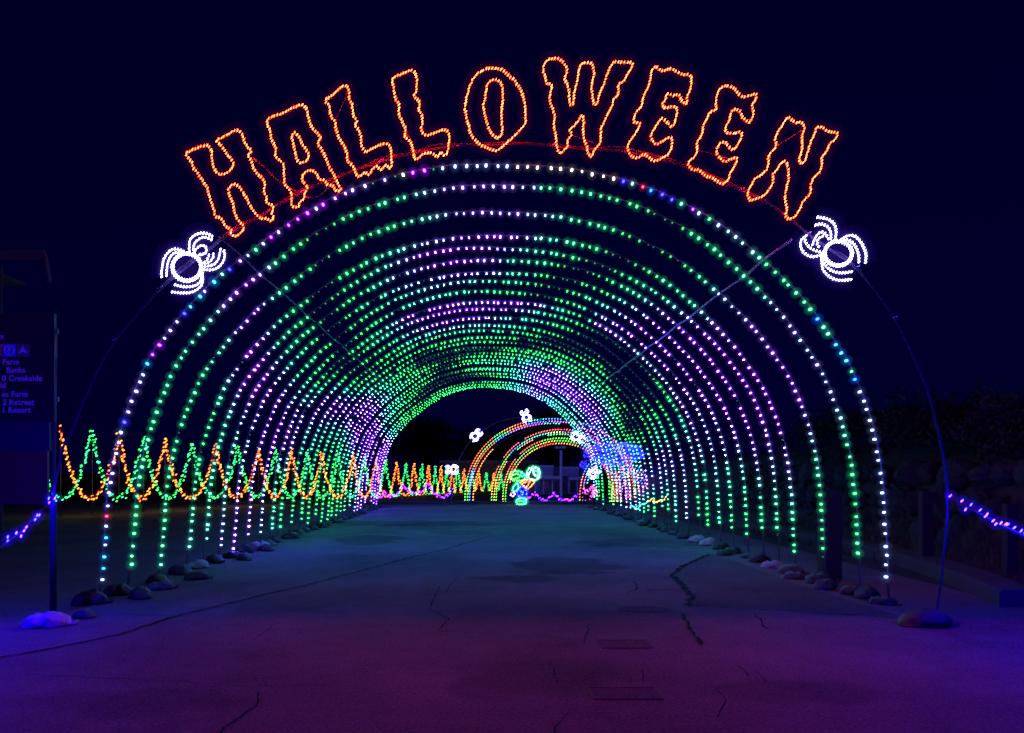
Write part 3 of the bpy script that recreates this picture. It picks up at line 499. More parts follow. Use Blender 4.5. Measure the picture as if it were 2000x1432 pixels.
let_led = [lamp_mat('orange_led', LETTER_E), lamp_mat('deep_orange_led', (230, 1.2, .18)), lamp_mat('amber_led', (270, 2.4, .45))]
let_glow = halo_mat('orange_letter_glow', (.30, .004, .0), .5); let_halo = halo_mat('orange_letter_halo', (.16, .0, .012), .22)  # added emitting tubes that imitate red bloom round the letter outlines
frame_m = mat('letter_frame', (.05, .02, .02), .5)
TILT = np.array([.55, -.25, .8])
def rope_bulbs(b, P, leds, r, l, tilt=TILT, rs=None, front_only=True):
    A = np.asarray(tilt, float)
    for p in P:
        a = A + np.array([rs.uniform(-.2, .2), rs.uniform(-.2, .2), rs.uniform(-.1, .1)])
        V = put(E5, p, a, r, l * rs.uniform(.85, 1.15)); m = leds[rs.randrange(len(leds))]
        ms = []
        for f in E5[1]:
            cen = V[list(f)].mean(0) - np.asarray(p)
            ms.append(black if (front_only and cen[1] > 0.001) else m)
        b.add2(V, E5[1], ms)
for ch, where, polys in LET:
    rs = random.Random(ord(ch) + len(where))
    allp = np.vstack(polys); cxp, cyp = allp.mean(0); base = at(cxp, allp[:, 1].max(), DS)
    t = thing('letter', 'orange rope light letter %s, %s' % (ch, where), 'light letter', loc=(base.x, DS - .05, base.z), group='glowing letters spelling HALLOWEEN')
    o3 = Vector((base.x, DS - .05, base.z))
    bb = MB(); bt = MB(); bf = MB()
    for P in polys:
        Q = smooth_poly(P, True, 1)
        W3 = np.array([tuple(at(x, y, DS - .05) - o3) for x, y in Q])
        pts = resample(W3, .0335, True)
        pts += np.array([[rs.uniform(-.004, .004), 0, rs.uniform(-.004, .004)] for _ in pts])
        rope_bulbs(bb, pts, let_led, .0056, .0170, rs=rs)
        bt.tube(W3, .038, let_glow, 8, closed=True); bt.tube(W3, .095, let_halo, 8, closed=True)
        bf.tube(W3 + np.array([0, .022, 0]), .006, frame_m, 4, closed=True)
    for _ in range(5):                                           # thin cross wires of the frame
        i, j = rs.sample(range(len(polys[0])), 2); a, c = polys[0][i], polys[0][j]
        if math.hypot(a[0] - c[0], a[1] - c[1]) < 70:
            bf.tube([at(*a, DS - .03) - o3, at(*c, DS - .03) - o3], .003, frame_m, 4)
    bf.build('frame', t); bt.build('bloom_tube', t); bb.build('bulbs', t, kind='stuff')

# spiders
SPL = ((300, 440), 9.54); SPR = ((1540, 400), 8.424)
def circ(cx, cy, rx, ry, n=40): return [(cx + rx * math.cos(2 * math.pi * i / n), cy + ry * math.sin(2 * math.pi * i / n)) for i in range(n + 1)]
spl = [('body_ring', circ(620, 780, 285, 270)), ('leg', [(665,480),(660,380),(670,270),(760,180),(890,140),(1000,155),(1090,205)]), ('leg', [(740,450),(750,350),(830,260),(940,215),(1080,265)]),
       ('head_ring', [(760,500),(790,440),(850,390),(910,370),(990,420),(985,500),(930,540),(860,545)]), ('leg', [(560,490),(450,445),(350,440),(250,520),(180,640),(160,780),(140,880),(150,960)]),
       ('leg', [(520,520),(400,500),(310,580),(260,700),(245,830),(240,940)]), ('leg', [(890,950),(880,1050),(780,1130),(640,1150),(500,1140),(400,1110)]),
       ('leg', [(910,900),(915,1000),(910,1100),(820,1200),(680,1260),(500,1260),(345,1245)]), ('leg', [(940,830),(1100,835),(1220,780),(1300,680),(1330,560),(1310,480)]),
       ('leg', [(960,770),(1120,740),(1200,650),(1230,540),(1245,450)]), ('fang', [(960,720),(1060,670),(1120,590),(1110,540)]), ('fang', [(950,690),(1010,620),(1030,560)])]
spr = [('body_ring', circ(820, 800, 240, 215)), ('leg', [(770,560),(790,460),(770,340),(700,260),(600,220),(480,205)]), ('leg', [(700,550),(700,440),(640,350),(540,310),(445,335)]),
       ('head_ring', [(660,560),(620,490),(560,440),(490,470),(430,560),(400,650)]), ('fang', [(500,690),(470,640),(480,560),(560,520)]),
       ('leg', [(520,830),(420,860),(320,840),(230,770),(195,670),(205,570),(290,510)]), ('leg', [(560,790),(400,740),(320,680),(280,610),(260,540)]),
       ('leg', [(870,570),(960,510),(1070,500),(1170,580),(1240,700),(1280,820),(1270,950)]), ('leg', [(860,590),(960,570),(1060,620),(1130,730),(1160,850),(1160,940)]),
       ('leg', [(560,870),(590,980),(680,1070),(800,1120),(940,1120),(1040,1100)]), ('leg', [(540,860),(550,960),(570,1080),(650,1170),(760,1230),(880,1250),(1030,1230)])]
sp_led = [lamp_mat('cold_white_led', (7, 6.5, 42)), lamp_mat('white_led', (7, 7, 34))]
sp_glow = halo_mat('cold_white_glow', (.22, .2, .42), .75); sp_halo = halo_mat('cold_white_halo', (.035, .01, .30), .34)  # added emitting tubes that imitate violet bloom along the spider ropes
sp_frame = mat('spider_frame', (.3, .3, .34), .5)
def make_spider(lbl, org, parts, dpt, c):
    ctr = at(org[0][0] + c[0] / org[1], org[0][1] + c[1] / org[1], dpt)
    t = thing('spider', lbl, 'light spider', loc=ctr, group='white rope light spiders')
    rs = random.Random(int(c[0]))
    for nm, P in parts:
        Q = smooth_poly(P, False, 1) if nm != 'body_ring' else np.array(P)
        W3 = np.array([tuple(at(org[0][0] + x / org[1], org[0][1] + y / org[1], dpt) - ctr) for x, y in Q])
        fr = MB(); fr.tube(W3 + np.array([0, .015, 0]), .005, sp_frame, 4)
        fr.tube(W3, .04, sp_glow, 7); fr.tube(W3, .12, sp_halo, 8)
        for row in ((0,) if nm != 'body_ring' else (0, .022)):
            k = 1 - row / .18
            rope_bulbs(fr, resample(W3 * np.array([k, 1, k]), .031), sp_led, .0082, .0155, tilt=(.45, -.25, .8), rs=rs, front_only=False)
        if nm == 'body_ring':                                     # faint emitting volume added as bluish haze inside the ring
            rx_ = (W3[:, 0].max() - W3[:, 0].min()) / 2; rz_ = (W3[:, 2].max() - W3[:, 2].min()) / 2
            fr.add(E8[0] * np.array([rx_, .08, rz_]), E8[1], halo_mat('spider_body_haze', (.05, .02, .30), .8))
        fr.build(nm, t)
    return t
sp0 = make_spider('big white spider by the letter H', SPL, spl, DS - .08, (620, 780))
sp1 = make_spider('big white spider by the letter N', SPR, spr, DS - .08, (820, 800))
def dup(root, loc_, label, rot=(0, 0, 0), scale=1, group=None):
    r = root.copy(); col.objects.link(r); r.location = loc_; r.rotation_euler = rot; r.scale = (scale,) * 3
    r['label'] = label
    if group: r['group'] = group
    for ch in [o for o in bpy.data.objects if o.parent == root]:
        c = ch.copy(); col.objects.link(c); c.parent = r
    return r

# ------------------------------------------------------------------ string garlands
blue_led = [lamp_mat('blue_led', (.9, .4, 1450)), lamp_mat('violet_blue_led', (3, .5, 1450))]
blue_halo = halo_mat('blue_halo', (.012, .0, .9), 1.3)  # added emitting spheres, the blue bloom round each bulb
def blue_garland(lbl, pts, seed):
    rs = random.Random(seed)
    t = thing('blue_garland', lbl, 'string lights', loc=pts[0], group='blue string lights along the road')
    o = Vector(pts[0]); P = resample([tuple(Vector(p) - o) for p in pts], .055)
    b = MB(); b.tube(P, .006, black, 4); b.build('cord', t)
    b = MB()
    for p in P:
        if rs.random() < .28: continue
        q = p + np.array([rs.uniform(-.02, .02), rs.uniform(-.03, .03), rs.uniform(-.045, .045)])
        a = (.5 + rs.uniform(-.2, .2), -.3, .8)
        b.add(put(E5, q, a, .0075, .021), E5[1], blue_led[rs.randrange(2)])
        b.add(put(E8, q, a, .07, .07), E8[1], blue_halo)
    b.build('bulbs', t, kind='stuff')
def sag(a, c, s, n=16):
    a = Vector(a); c = Vector(c)
    return [a.lerp(c, i / n) - Vector((0, 0, s * 4 * (i / n) * (1 - i / n))) for i in range(n + 1)]
gl = [at(118, 966, DS - .02), ]
l0 = at(112, 968, DS); l1 = at(0, 1078, 7.35)
lp = [l0, at(95, 985, 8.1), at(70, 1005, 7.95), at(40, 1040, 7.7), at(0, 1070, 7.4)] + sag((-5.0, 6.9, .86), (-5.2, 3.2, 1.3), .15)[1:] + sag((-5.2, 3.2, 1.3), (-5.2, -1.5, 1.3), .4)[1:]
blue_garland('blue string light sagging from the sign arch foot, beside the dark sign board', lp, 1)
r0 = at(1850, 962, DS)
rp = [r0, at(1870, 980, 8.1), at(1905, 998, 7.9), at(1950, 1022, 7.6), at(2000, 1046, 7.25)] + sag((5.3, 6.8, .95), (5.4, 3.2, 1.3), .15)[1:] + sag((5.4, 3.2, 1.3), (5.4, -1.5, 1.3), .4)[1:]
blue_garland('blue string light sloping down beside the kerb and boulders', rp, 2)
for x in (-5.2, 5.4):
    b = MB(); b.tube([(x, 3.2, 0), (x, 3.2, 1.32)], .03, dark_pipe, 8)
    tag(b.build('garland_post'), 'slim dark post holding the blue string lights %s' % ('on the sign board side' if x < 0 else 'on the kerb side'), 'post')

# orange and green wavy garlands on the fence line that runs to the right behind the tunnel
def fence_Y(px): return 26.0 * 1427 / ((CX - px) + 600)
TOPX = [60, 118, 400, 690, 775, 860, 940, 1000]; TOPY = [828, 835, 868, 888, 903, 912, 922, 928]
BOTX = [60, 175, 480, 700, 860, 1000]; BOTY = [972, 972, 970, 969, 969, 972]
or_peaks = [118, 232, 322, 421, 505, 570, 628, 690, 734, 775, 809, 837, 861, 883, 906, 935, 964, 993]
gr_peaks = [62, 180, 280, 375, 465, 538, 600, 660, 712, 753, 793, 824, 850, 872, 894, 922, 950, 979, 1002]
def wave_garland(lbl, peaks, leds, lens, seed):  # lens: emitting material of the added bloom tube
    rs = random.Random(seed); o = at(peaks[0], 972, fence_Y(peaks[0])); o.z = 0
    t = thing('wave_garland', lbl, 'string lights', loc=o, group='wavy garlands beyond the tunnel')
    b = MB(); c = MB()
    for a, z in zip(peaks[:-1], peaks[1:]):
        W3 = []
        for i in range(25):
            u = i / 24; px = a + (z - a) * u
            top = np.interp(px, TOPX, TOPY); bot = np.interp(px, BOTX, BOTY)
            h = abs(2 * u - 1) ** 2.1
            W3.append(tuple(at(px, bot - (bot - top) * h, fence_Y(px)) - o))
        c.tube(W3, .012, wire_m, 4)
        for row in (0, .16):
            P = resample(W3, .15, start=row * .5)
            for i, p in enumerate(P):
                q = p + np.array([rs.uniform(-.07, .07), rs.uniform(-.05, .05), rs.uniform(-.07, .07) - row * .6])
                ax = (.7, -.2, .5 + rs.uniform(-.3, .3))
                b.add(put(E5, q, ax, .024, .055), E5[1], leds[rs.randrange(len(leds))])
        c.tube(W3 + np.array([0, 0, 0]), .07, lens, 6, caps=True)  # emitting tube added round the cord as bloom of its bulbs
        p = Vector(W3[0]); po = MB(); po.tube([(p.x, p.y, 0), (p.x, p.y, p.z)], .02, black, 5); po.build('pole', t)
    c.build('cord', t); b.build('bulbs', t, kind='stuff')
wave_garland('orange wavy string light garland crossing behind the tunnel on the sign board side', or_peaks, [lamp_mat('garland_orange', (7, .75, .06)), lamp_mat('garland_amber', (7, 1.25, .14))], halo_mat('orange_glow', (.25, .03, .0), .9), 11)
wave_garland('green wavy string light garland crossing behind the tunnel on the sign board side', gr_peaks, [lamp_mat('garland_green', (.10, 3.2, .30)), lamp_mat('garland_mint', (.12, 3, .9))], halo_mat('green_glow', (0, .16, .03), .9), 12)

# ------------------------------------------------------------------ sandbags at the feet
def bag_mesh(seed):
    """slumped woven sack with a gathered, tied neck"""
    rs = random.Random(seed); n, m = 18, 17; V = []; Fc = []
    lean = rs.uniform(-.05, .05); hump = rs.uniform(-.25, .25); ph = rs.uniform(0, 6)
    for i in range(m):
        u = i / (m - 1) * 2 - 1
        if u < .72: w = (1 - abs((u + .10) / .92) ** 3.6) ** .55 if abs((u + .10) / .92) < 1 else 0
        elif u < .86: w = .22
        else: w = .22 + (u - .86) * 1.4
        w = max(w, .05)
        for k in range(n):
            q = 2 * math.pi * k / n
            y = math.copysign(abs(math.cos(q)) ** .75, math.cos(q)) * .18 * w
            z = math.sin(q) * .12 * w * (1 + .35 * math.exp(-((u - hump) / .4) ** 2))
            cr = .016 * math.sin(9 * q + 7 * u + ph) * abs(u) + .055 * noise.noise((u * 3.1 + seed * 5, y * 11, z * 11)) + .035 * noise.noise((u * 9 + seed, y * 30, z * 30))
            z = z if z > 0 else z * .35
            V.append((u * .34, y * (1 + cr * 5) + lean * u, max(0.0, z + .04 * w + cr * (1 if z > 0 else .2) * w)))
    for i in range(m - 1):
        for k in range(n): Fc.append((i * n + k, i * n + (k + 1) % n, (i + 1) * n + (k + 1) % n, (i + 1) * n + k))
    Fc.append(tuple(range(n - 1, -1, -1))); Fc.append(tuple((m - 1) * n + k for k in range(n)))
    return V, Fc
dark_bag = mat('black_sandbag', (.012, .012, .014), .55, bump=.5, bscale=25, var=.5, vscale=8)
grey_bag = mat('grey_sandbag', (.045, .05, .05), .7, bump=.5, bscale=25, var=.3, vscale=8)
pale_bag = mat('white_sandbag', (.28, .25, .27), .75, bump=.5, bscale=25, var=.15, vscale=8)
BAGM = {}
for nm_, m_ in (('black', dark_bag), ('grey', grey_bag), ('pale', pale_bag)):
    for s_ in range(4):
        V, Fc = bag_mesh(s_ + 3); me = bpy.data.meshes.new('sandbag'); me.from_pydata(V, [], Fc); me.materials.append(m_)
        me.polygons.foreach_set('use_smooth', [True] * len(me.polygons)); BAGM[nm_, s_] = me
def bag(x, y, rz, sc, tone, label, z=0):
    o = bpy.data.objects.new('sandbag', BAGM[tone, random.randrange(4)]); col.objects.link(o)
    o.location = (x, y, z); o.rotation_euler = (random.uniform(-.08, .08), random.uniform(-.1, .1), rz); o.scale = (sc, sc, sc * random.uniform(.9, 1.25))
    tag(o, label, 'sandbag', 'sandbags weighing down the arch feet'); return o
p = gnd(97, 1222); bag(p.x, p.y, R(8), .78, 'pale', 'whitish sandbag at the sign arch post below the sign board')
p = gnd(155, 1210); bag(p.x, p.y + .1, R(-20), .45, 'grey', 'small grey sandbag between the sign arch post and the first tunnel arch')
p = gnd(1812, 1222); bag(p.x, p.y, R(5), .85, 'black', 'black sandbag at the foot of the sign arch beside the kerb')
xl = PW[0, 0]; xr = PW[-1, 0]
for k in range(1, 31):
    Y = ARCH_Y[k - 1]
    for side, x in (('sign board', xl), ('kerb', xr)):
        sgn = 1 if side == 'sign board' else -1
        tone = 'black' if random.random() < .72 else 'grey'
        if side == 'sign board' and k in (5, 9): tone = 'pale'
        if side == 'kerb' and k in (5, 10, 11): tone = 'pale'
        bag(x + sgn * random.uniform(.0, .16), Y - .08 + random.uniform(-.08, .05), R(random.uniform(-35, 35)), random.uniform(.5, .76), tone,
            ('%s sandbag at the foot of the %s tunnel arch, %s side' % ({'pale': 'pale', 'black': 'black', 'grey': 'grey'}[tone], ORD[k - 1], side)))
for k, dx, tone in ((1, .42, 'black'), (2, .38, 'grey'), (3, .5, 'black'), (6, .4, 'black'), (8, .35, 'black')):
    bag(xl + dx, ARCH_Y[k - 1] + .3, R(random.uniform(-40, 40)), .6, tone, 'extra %s sandbag lying inward of the %s tunnel arch on the sign board side' % (tone, ORD[k - 1]))
for k, dx, tone in ((1, -.1, 'black'), (2, -.3, 'black'), (3, -.3, 'grey'), (7, -.35, 'black')):
    bag(xr + dx, ARCH_Y[k - 1] + .35, R(random.uniform(-40, 40)), .6, tone, 'extra %s sandbag lying inward of the %s tunnel arch on the kerb side' % (tone, ORD[k - 1]))

# ------------------------------------------------------------------ sign board at the left edge
BY = 9.5
panel_m = mat('sign_black', (.012, .012, .016), .45); txt_m = mat('sign_lettering', (.55, .50, .6), .6)
sb = thing('sign_board', 'dark direction board with pale lettering on a steel post', 'sign', loc=(at(0, 0, BY).x, BY, 0))
ox = at(0, 0, BY).x
def sp(px, py, dy=0): p = at(px, py, BY); return Vector((p.x - ox, dy, p.z))
def rect(b, x0, y0, x1, y1, d0, d1, m):
    a = sp(x0, y1); c = sp(x1, y0); b.box((a.x, d0, a.z), (c.x, d1, c.z), m)
b = MB(); rect(b, -170, 612, 106, 824, .0, .05, panel_m); pan = b.build('panel', sb)
b = MB(); rect(b, -170, 824.3, 96, 880, .003, .05, mat('blue_glow_paint', (.004, .005, .035), .6)); b.build('guessed_blue_glow_panel', sb)  # guessed panel, its blue paint stands for a blurred blue glow
b = MB(); rect(b, -170, 880.3, 92, 985, .003, .05, mat('reddish_glow_paint', (.10, .012, .015), .6)); b.build('guessed_reddish_glow_panel', sb)  # guessed panel too, maroon put in for a blurred reddish glow
b = MB(); b.tube([sp(111, 640, .02), sp(102, 985, .02)], .004, pipe_m, 5); b.tube([sp(107, 640, .02), sp(98, 985, .02)], .004, pipe_m, 5)
for yy in (646, 779): b.box(tuple(sp(109, yy + 5, .0)), tuple(sp(113, yy - 4, .03)), pipe_m)
b.tube([sp(104, 700, .04), (sp(100, 985).x, .04, 0)], .022, mat('steel_post', (.02, .02, .022), .6, .3), 8)
b.build('post', sb)
b = MB(); b.tube([sp(-120, 980, .04), (sp(-120, 985).x, .04, 0)], .03, mat('steel_post', (.12, .12, .13)), 8); b.build('post', sb)
def text(s, px, py, h, parent, m=txt_m, right=False, dy=-.004):
    cu = bpy.data.curves.new('lettering', 'FONT'); cu.body = s; cu.size = h * BY / F / .72; cu.extrude = .002
    cu.align_x = 'RIGHT' if right else 'LEFT'; cu.materials.append(m); cu.space_character = 1.05; cu.offset = .002
    tmp = bpy.data.objects.new('lettering_curve', cu); col.objects.link(tmp); bpy.context.view_layer.update()
    me = bpy.data.meshes.new_from_object(tmp.evaluated_get(bpy.context.evaluated_depsgraph_get())); bpy.data.objects.remove(tmp)
    o = bpy.data.objects.new('lettering', me); col.objects.link(o); o.parent = parent
    o.location = sp(px, py, dy); o.rotation_euler = (R(90), 0, 0)
for s, rx_, py in (('x', 8, 662), ('Farm', 38, 712), ('Banks', 50, 728), ('0 Creekside', 83, 744), ('ld', 12, 758), ('es Farm', 55, 775), ('2 Retreat', 67, 791), ('1 Resort', 60, 806)):
    text(s, rx_, py, 11, pan, right=True)
icon = {'b': mat('icon_blue', (.05, .06, .5), .5), 'g': mat('icon_green', (.05, .22, .12), .5), 'o': mat('icon_orange', (.5, .25, .08), .5)}
for x0, x1, c in ((-19, 4, 'o'), (6, 31, 'b'), (33, 58, 'g')):
    b = MB(); rect(b, x0, 672, x1, 697, -.004, .002, icon[c]); pl = b.build('pictogram', sb)
    if c == 'b':
        b = MB(); ctr = sp(18.5, 684.5, -.008); rad = 9.5 * BY / F
        b.tube([ctr + Vector((rad * math.cos(q), 0, rad * math.sin(q))) for q in np.linspace(0, 2 * math.pi, 24, endpoint=False)], .005, txt_m, 4, closed=True); b.build('ring', pl)
        text('?', 15, 691, 13, pl, dy=-.009)
    if c == 'g':
        b = MB(); a_, b_, c_, d_ = sp(36, 692, -.007), sp(55, 692, -.007), sp(45.5, 676, -.007), sp(45.5, 687, -.007)
        b.add([a_, d_, b_, c_], [(0, 1, 3), (1, 2, 3)], txt_m); b.build('tent_symbol', pl)
# ticket kiosk roof further back on the left
KY = 14.0
ki = thing('canopy', 'flat canopy roof with a faint pale edge above the direction board', 'canopy', loc=(at(0, 0, KY).x, KY, 0))
kox = at(0, 0, KY).x
def kp_(px, py, dy=0): p = at(px, py, KY); return Vector((p.x - kox, dy, p.z))
edge_m = mat('roof_edge', (.07, .10, .11), .9); kdark = mat('kiosk_dark', (.02, .022, .03), .8)
a_, c_, d_ = kp_(-200, 484), kp_(84, 494), kp_(94, 549)
b = MB(); b.box((a_.x, 0, c_.z - .10), (c_.x, .09, c_.z + .06), edge_m); b.build('fascia', ki)
b = MB(); b.tube([c_ + Vector((0, .045, 0)), d_ + Vector((0, .045, 0))], .05, edge_m, 6); b.build('end_trim', ki)
b = MB(); b.box((a_.x, .1, c_.z - .08), (c_.x - 1.7, 2.2, c_.z), kdark); b.build('roof', ki)
for x in (-180, -20):
    b = MB(); q = kp_(x, 500); b.tube([(q.x, .3, 0), (q.x, .3, q.z - .1)], .05, kdark, 8); b.build('post', ki)

# ------------------------------------------------------------------ right bank: boulders, shrubs, posts
bank_m = soil
b = MB(); V = []; Fc = []; ny, nx = 26, 9
prof = [(7.4, -.02), (7.7, .22), (8.0, .35), (8.3, .7), (8.6, 1.25), (9.0, 1.7), (10, 2.1), (13, 2.5), (40, 3.0)]
for j in range(ny):
    y = 5 + j * 1.6
    for x, z in prof:
        d = .12 * noise.noise((x * 1.3, y * .9, 0))
        V.append((x + (0 if x < 7.5 else d), y, z + (0 if x < 7.5 else d)))
for j in range(ny - 1):
    for i in range(nx - 1): Fc.append((j * nx + i, j * nx + i + 1, (j + 1) * nx + i + 1, (j + 1) * nx + i))
b.add(V, Fc, bank_m); struct(b.build('bank', None, True))
rock_m = mat('boulder_stone', (.013, .014, .015), .85, var=.35, vscale=4, bump=.5, bscale=18)
def rock_mesh(seed):
    T = ell(12, 8); V = T[0].copy()
    for i, v in enumerate(V):
        n1 = noise.noise(Vector(v) * 1.1 + Vector((seed * 3.1, 0, 0))); n2 = noise.noise(Vector(v) * 2.7 + Vector((0, seed * 2.3, 0)))
        V[i] = v * (1 + .38 * n1 + .14 * n2)
    me = bpy.data.meshes.new('stone'); me.from_pydata(V.tolist(), [], T[1]); me.materials.append(rock_m); return me
rocks = [rock_mesh(i) for i in range(6)]
bw = thing('boulder_wall', 'rough boulder retaining wall in the dark beyond the kerb', 'stone wall', loc=(8.3, 9, 0))
rs = random.Random(21)
y = 8.2
while y < 24:
    w = rs.uniform(.45, .85)
    for lvl in range(3):
        o = bpy.data.objects.new('stone', rocks[rs.randrange(6)]); col.objects.link(o); o.parent = bw
        o.location = (.0 + lvl * .22 + rs.uniform(-.08, .08) , y - 9 + rs.uniform(-.15, .15), .45 + lvl * .55 + rs.uniform(-.08, .08))
        o.rotation_euler = (rs.uniform(-.4, .4), rs.uniform(-.4, .4), rs.uniform(0, 6)); s = w * rs.uniform(.5, .68)
        o.scale = (s * .8, s, s * .72)
    y += w * 1.15
leaf_m = mat('leaf_dark', (.010, .015, .009), .9, var=.5, vscale=2)
bark = mat('bark', (.06, .05, .04), .9, bump=.6, bscale=20)
def crown(b, c, rad, n, size, seed, m):
    r2 = np.random.default_rng(seed)
    cl = r2.normal(size=(max(8, n // 60), 3)); cl /= np.linalg.norm(cl, axis=1)[:, None]; cl *= r2.uniform(.35, .95, (len(cl), 1))
    V = []; Fc = []
    for i in range(n):
        p = cl[i % len(cl)] + r2.normal(size=3) * .17
        p = p * np.array(rad) + np.array(c)
        u = r2.normal(size=3); u /= np.linalg.norm(u); w = np.cross(u, r2.normal(size=3)); w /= np.linalg.norm(w)
        s = size * r2.uniform(.6, 1.3); k = len(V)
        V += [p - u * s, p + w * s * .5, p + u * s, p - w * s * .5]; Fc.append((k, k + 1, k + 2, k + 3))
    b.add(V, Fc, m)
def shrub(lbl, x, y, z, rad, n, size, seed, nm='shrub', cat='shrub', trunk=.05, grp='dark shrubs on the bank'):
    t = thing(nm, lbl, cat, loc=(x, y, z), group=grp)
    b = MB(); crown(b, (0, 0, rad[2] * .95), rad, n, size, seed, leaf_m); b.build('crown', t)
    b = MB(); r3 = random.Random(seed)
    b.tube([(0, 0, -.05), (.03, 0, rad[2] * .5), (0, .03, rad[2] * .9)], [trunk, trunk * .8, trunk * .5], bark, 6)
    for i in range(5):
        q = i * 1.26 + r3.random(); b.tube([(0, 0, rad[2] * .4), (rad[0] * .55 * math.cos(q), rad[1] * .55 * math.sin(q), rad[2] * (.9 + .4 * r3.random()))], [trunk * .6, trunk * .2], bark, 5)
    b.build('trunk', t)
for i, (lbl, x, y, z, rad) in enumerate([
    ('low leafy shrub on the boulders nearest the kerb end', 9.0, 10.2, 1.6, (.8, .9, .55)),
    ('round shrub on the boulder wall behind the first tunnel arch', 9.2, 12.6, 1.7, (.9, 1.1, .7)),
    ('wide shrub on the bank behind the second tunnel arch', 9.6, 15.5, 1.8, (1.2, 1.5, .85)),
    ('tall shrub high on the bank at the edge of the photo', 12.5, 13.0, 2.4, (1.6, 1.6, .8)),
    ('farthest shrub on the bank beside the tunnel', 9.6, 20.0, 1.8, (1.3, 2.0, .9))]):
    shrub(lbl, x, y, z, rad, 2600, .06, i + 40)
wood = mat('dark_wood', (.014, .012, .011), .85, bump=.4)
for lbl, px, y0, y1, Y, w in (('broad dark wooden post standing behind the tunnel feet on the kerb side', 1620, 960, 1140, 11.0, .14), ('dark fence post in front of the boulders beyond the first arch', 1808, 960, 1112, 12.2, .09), ('dark fence post by the blue string light at the edge of the photo', 1973, 985, 1150, 10.6, .08)):
    a_ = at(px, y0, Y); b = MB(); b.box((a_.x - w, Y - w * .7, 0 if px == 1620 else .1), (a_.x + w, Y + w * .7, a_.z), wood)
    tag(b.build('wooden_post'), lbl, 'post', 'dark wooden posts')
grass_m = mat('grass_blade', (.05, .06, .03), .8)
b = MB(); r2 = np.random.default_rng(5); V = []; Fc = []
for i in range(5200):
    if i < 4000: x = r2.uniform(7.1, 8.4); y = r2.uniform(8.8, 20); z = np.interp(x, [q[0] for q in prof], [q[1] for q in prof])
    else: x = r2.uniform(-30, -8); y = r2.uniform(37.5, 39.5); z = 0
    h = r2.uniform(.06, .24); a_ = r2.uniform(0, 6.28); dx, dy = math.cos(a_) * .012, math.sin(a_) * .012
    k = len(V); V += [(x - dx, y - dy, z - .02), (x + dx, y + dy, z - .02), (x + r2.normal() * .06, y + r2.normal() * .06, z + h)]; Fc.append((k, k + 1, k + 2))
b.add(V, Fc, grass_m); o = b.build('grass', kind='stuff'); tag(o, 'rough dark grass on the bank behind the kerb', 'grass')

# ------------------------------------------------------------------ beyond the tunnel
# pavilion
PY = 51.0
bl = thing('pavilion', 'low pale pavilion with slim columns seen through the tunnel', 'building', loc=(at(1090, 0, PY).x, PY, 0))
pox = at(1090, 0, PY).x
def pp_(px, py, dy=0): p = at(px, py, PY); return Vector((p.x - pox, dy, p.z))
pw = mat('pavilion_white', (.8, .8, .8), .8); pd = mat('pavilion_wall', (.2, .2, .24), .85); pg = mat('pavilion_glass', (.02, .02, .03), .2)
def prect(nm, x0, y0, x1, y1, d0, d1, m, par=bl):
    b = MB(); a = pp_(x0, y1); c = pp_(x1, y0); b.box((a.x, d0, a.z), (c.x, d1, c.z), m); return b.build(nm, par)
prect('wall', 1040, 912, 1142, 966, .0, 6, pd)
prect('roof_screen', 1050, 913, 1079, 930, -.6, -.2, mat('screen_violet', (.5, .48, .55), .8)); prect('cornice', 1049, 909, 1080, 913, -.7, -.1, pw)
prect('roof_screen', 1096, 915, 1128, 930, -.6, -.2, MATS['screen_violet']); prect('cornice', 1095, 912, 1129, 916, -.7, -.1, pw)
prect('fascia', 1053, 929.5, 1095, 935.5, -1.2, -.8, pw); prect('fascia', 1107, 931, 1131, 937, -1.2, -.8, pw)
for x in (1043, 1059, 1076, 1108, 1124): prect('column', x - 1, 938, x + 1, 964, -1.1, -.9, pw)
for x0, x1 in ((1045, 1057), (1061, 1074), (1079, 1092), (1095, 1106), (1111, 1122)): prect('window', x0, 941, x1, 960, -.06, -.01, pg)
t = thing('light_mast', 'pale light mast with a crossbar standing before the pavilion', 'mast', loc=(pox, PY, 0))
b = MB(); q = pp_(1087, 882, -3); b.tube([(q.x, -3, 0), q], .09, pw, 8); b.build('pole', t)
b = MB(); b.tube([pp_(1076, 877, -3), pp_(1096, 877, -3)], .07, pw, 6); b.build('crossbar', t)
lw = MB(); a = at(865, 905, 66); c = at(1045, 968, 66); lw.box((a.x, 66, 0), (c.x, 72, a.z), mat('long_wall', (.10, .10, .13), .9))
lt = thing('long_building', 'long dark low building behind the wavy garlands', 'building'); lw.build('wall', lt)
lw = MB(); lw.box((a.x - .3, 65.6, a.z + .01), (c.x + .3, 72.4, a.z + .25), mat('long_roof', (.22, .2, .28), .8)); lw.build('roof', lt)
for i in range(6):
    x = a.x + .5 + i * 1.0; wb = MB(); wb.box((x, 65.95, .6), (x + .6, 65.99, 1.5), pg); wb.build('window', lt)
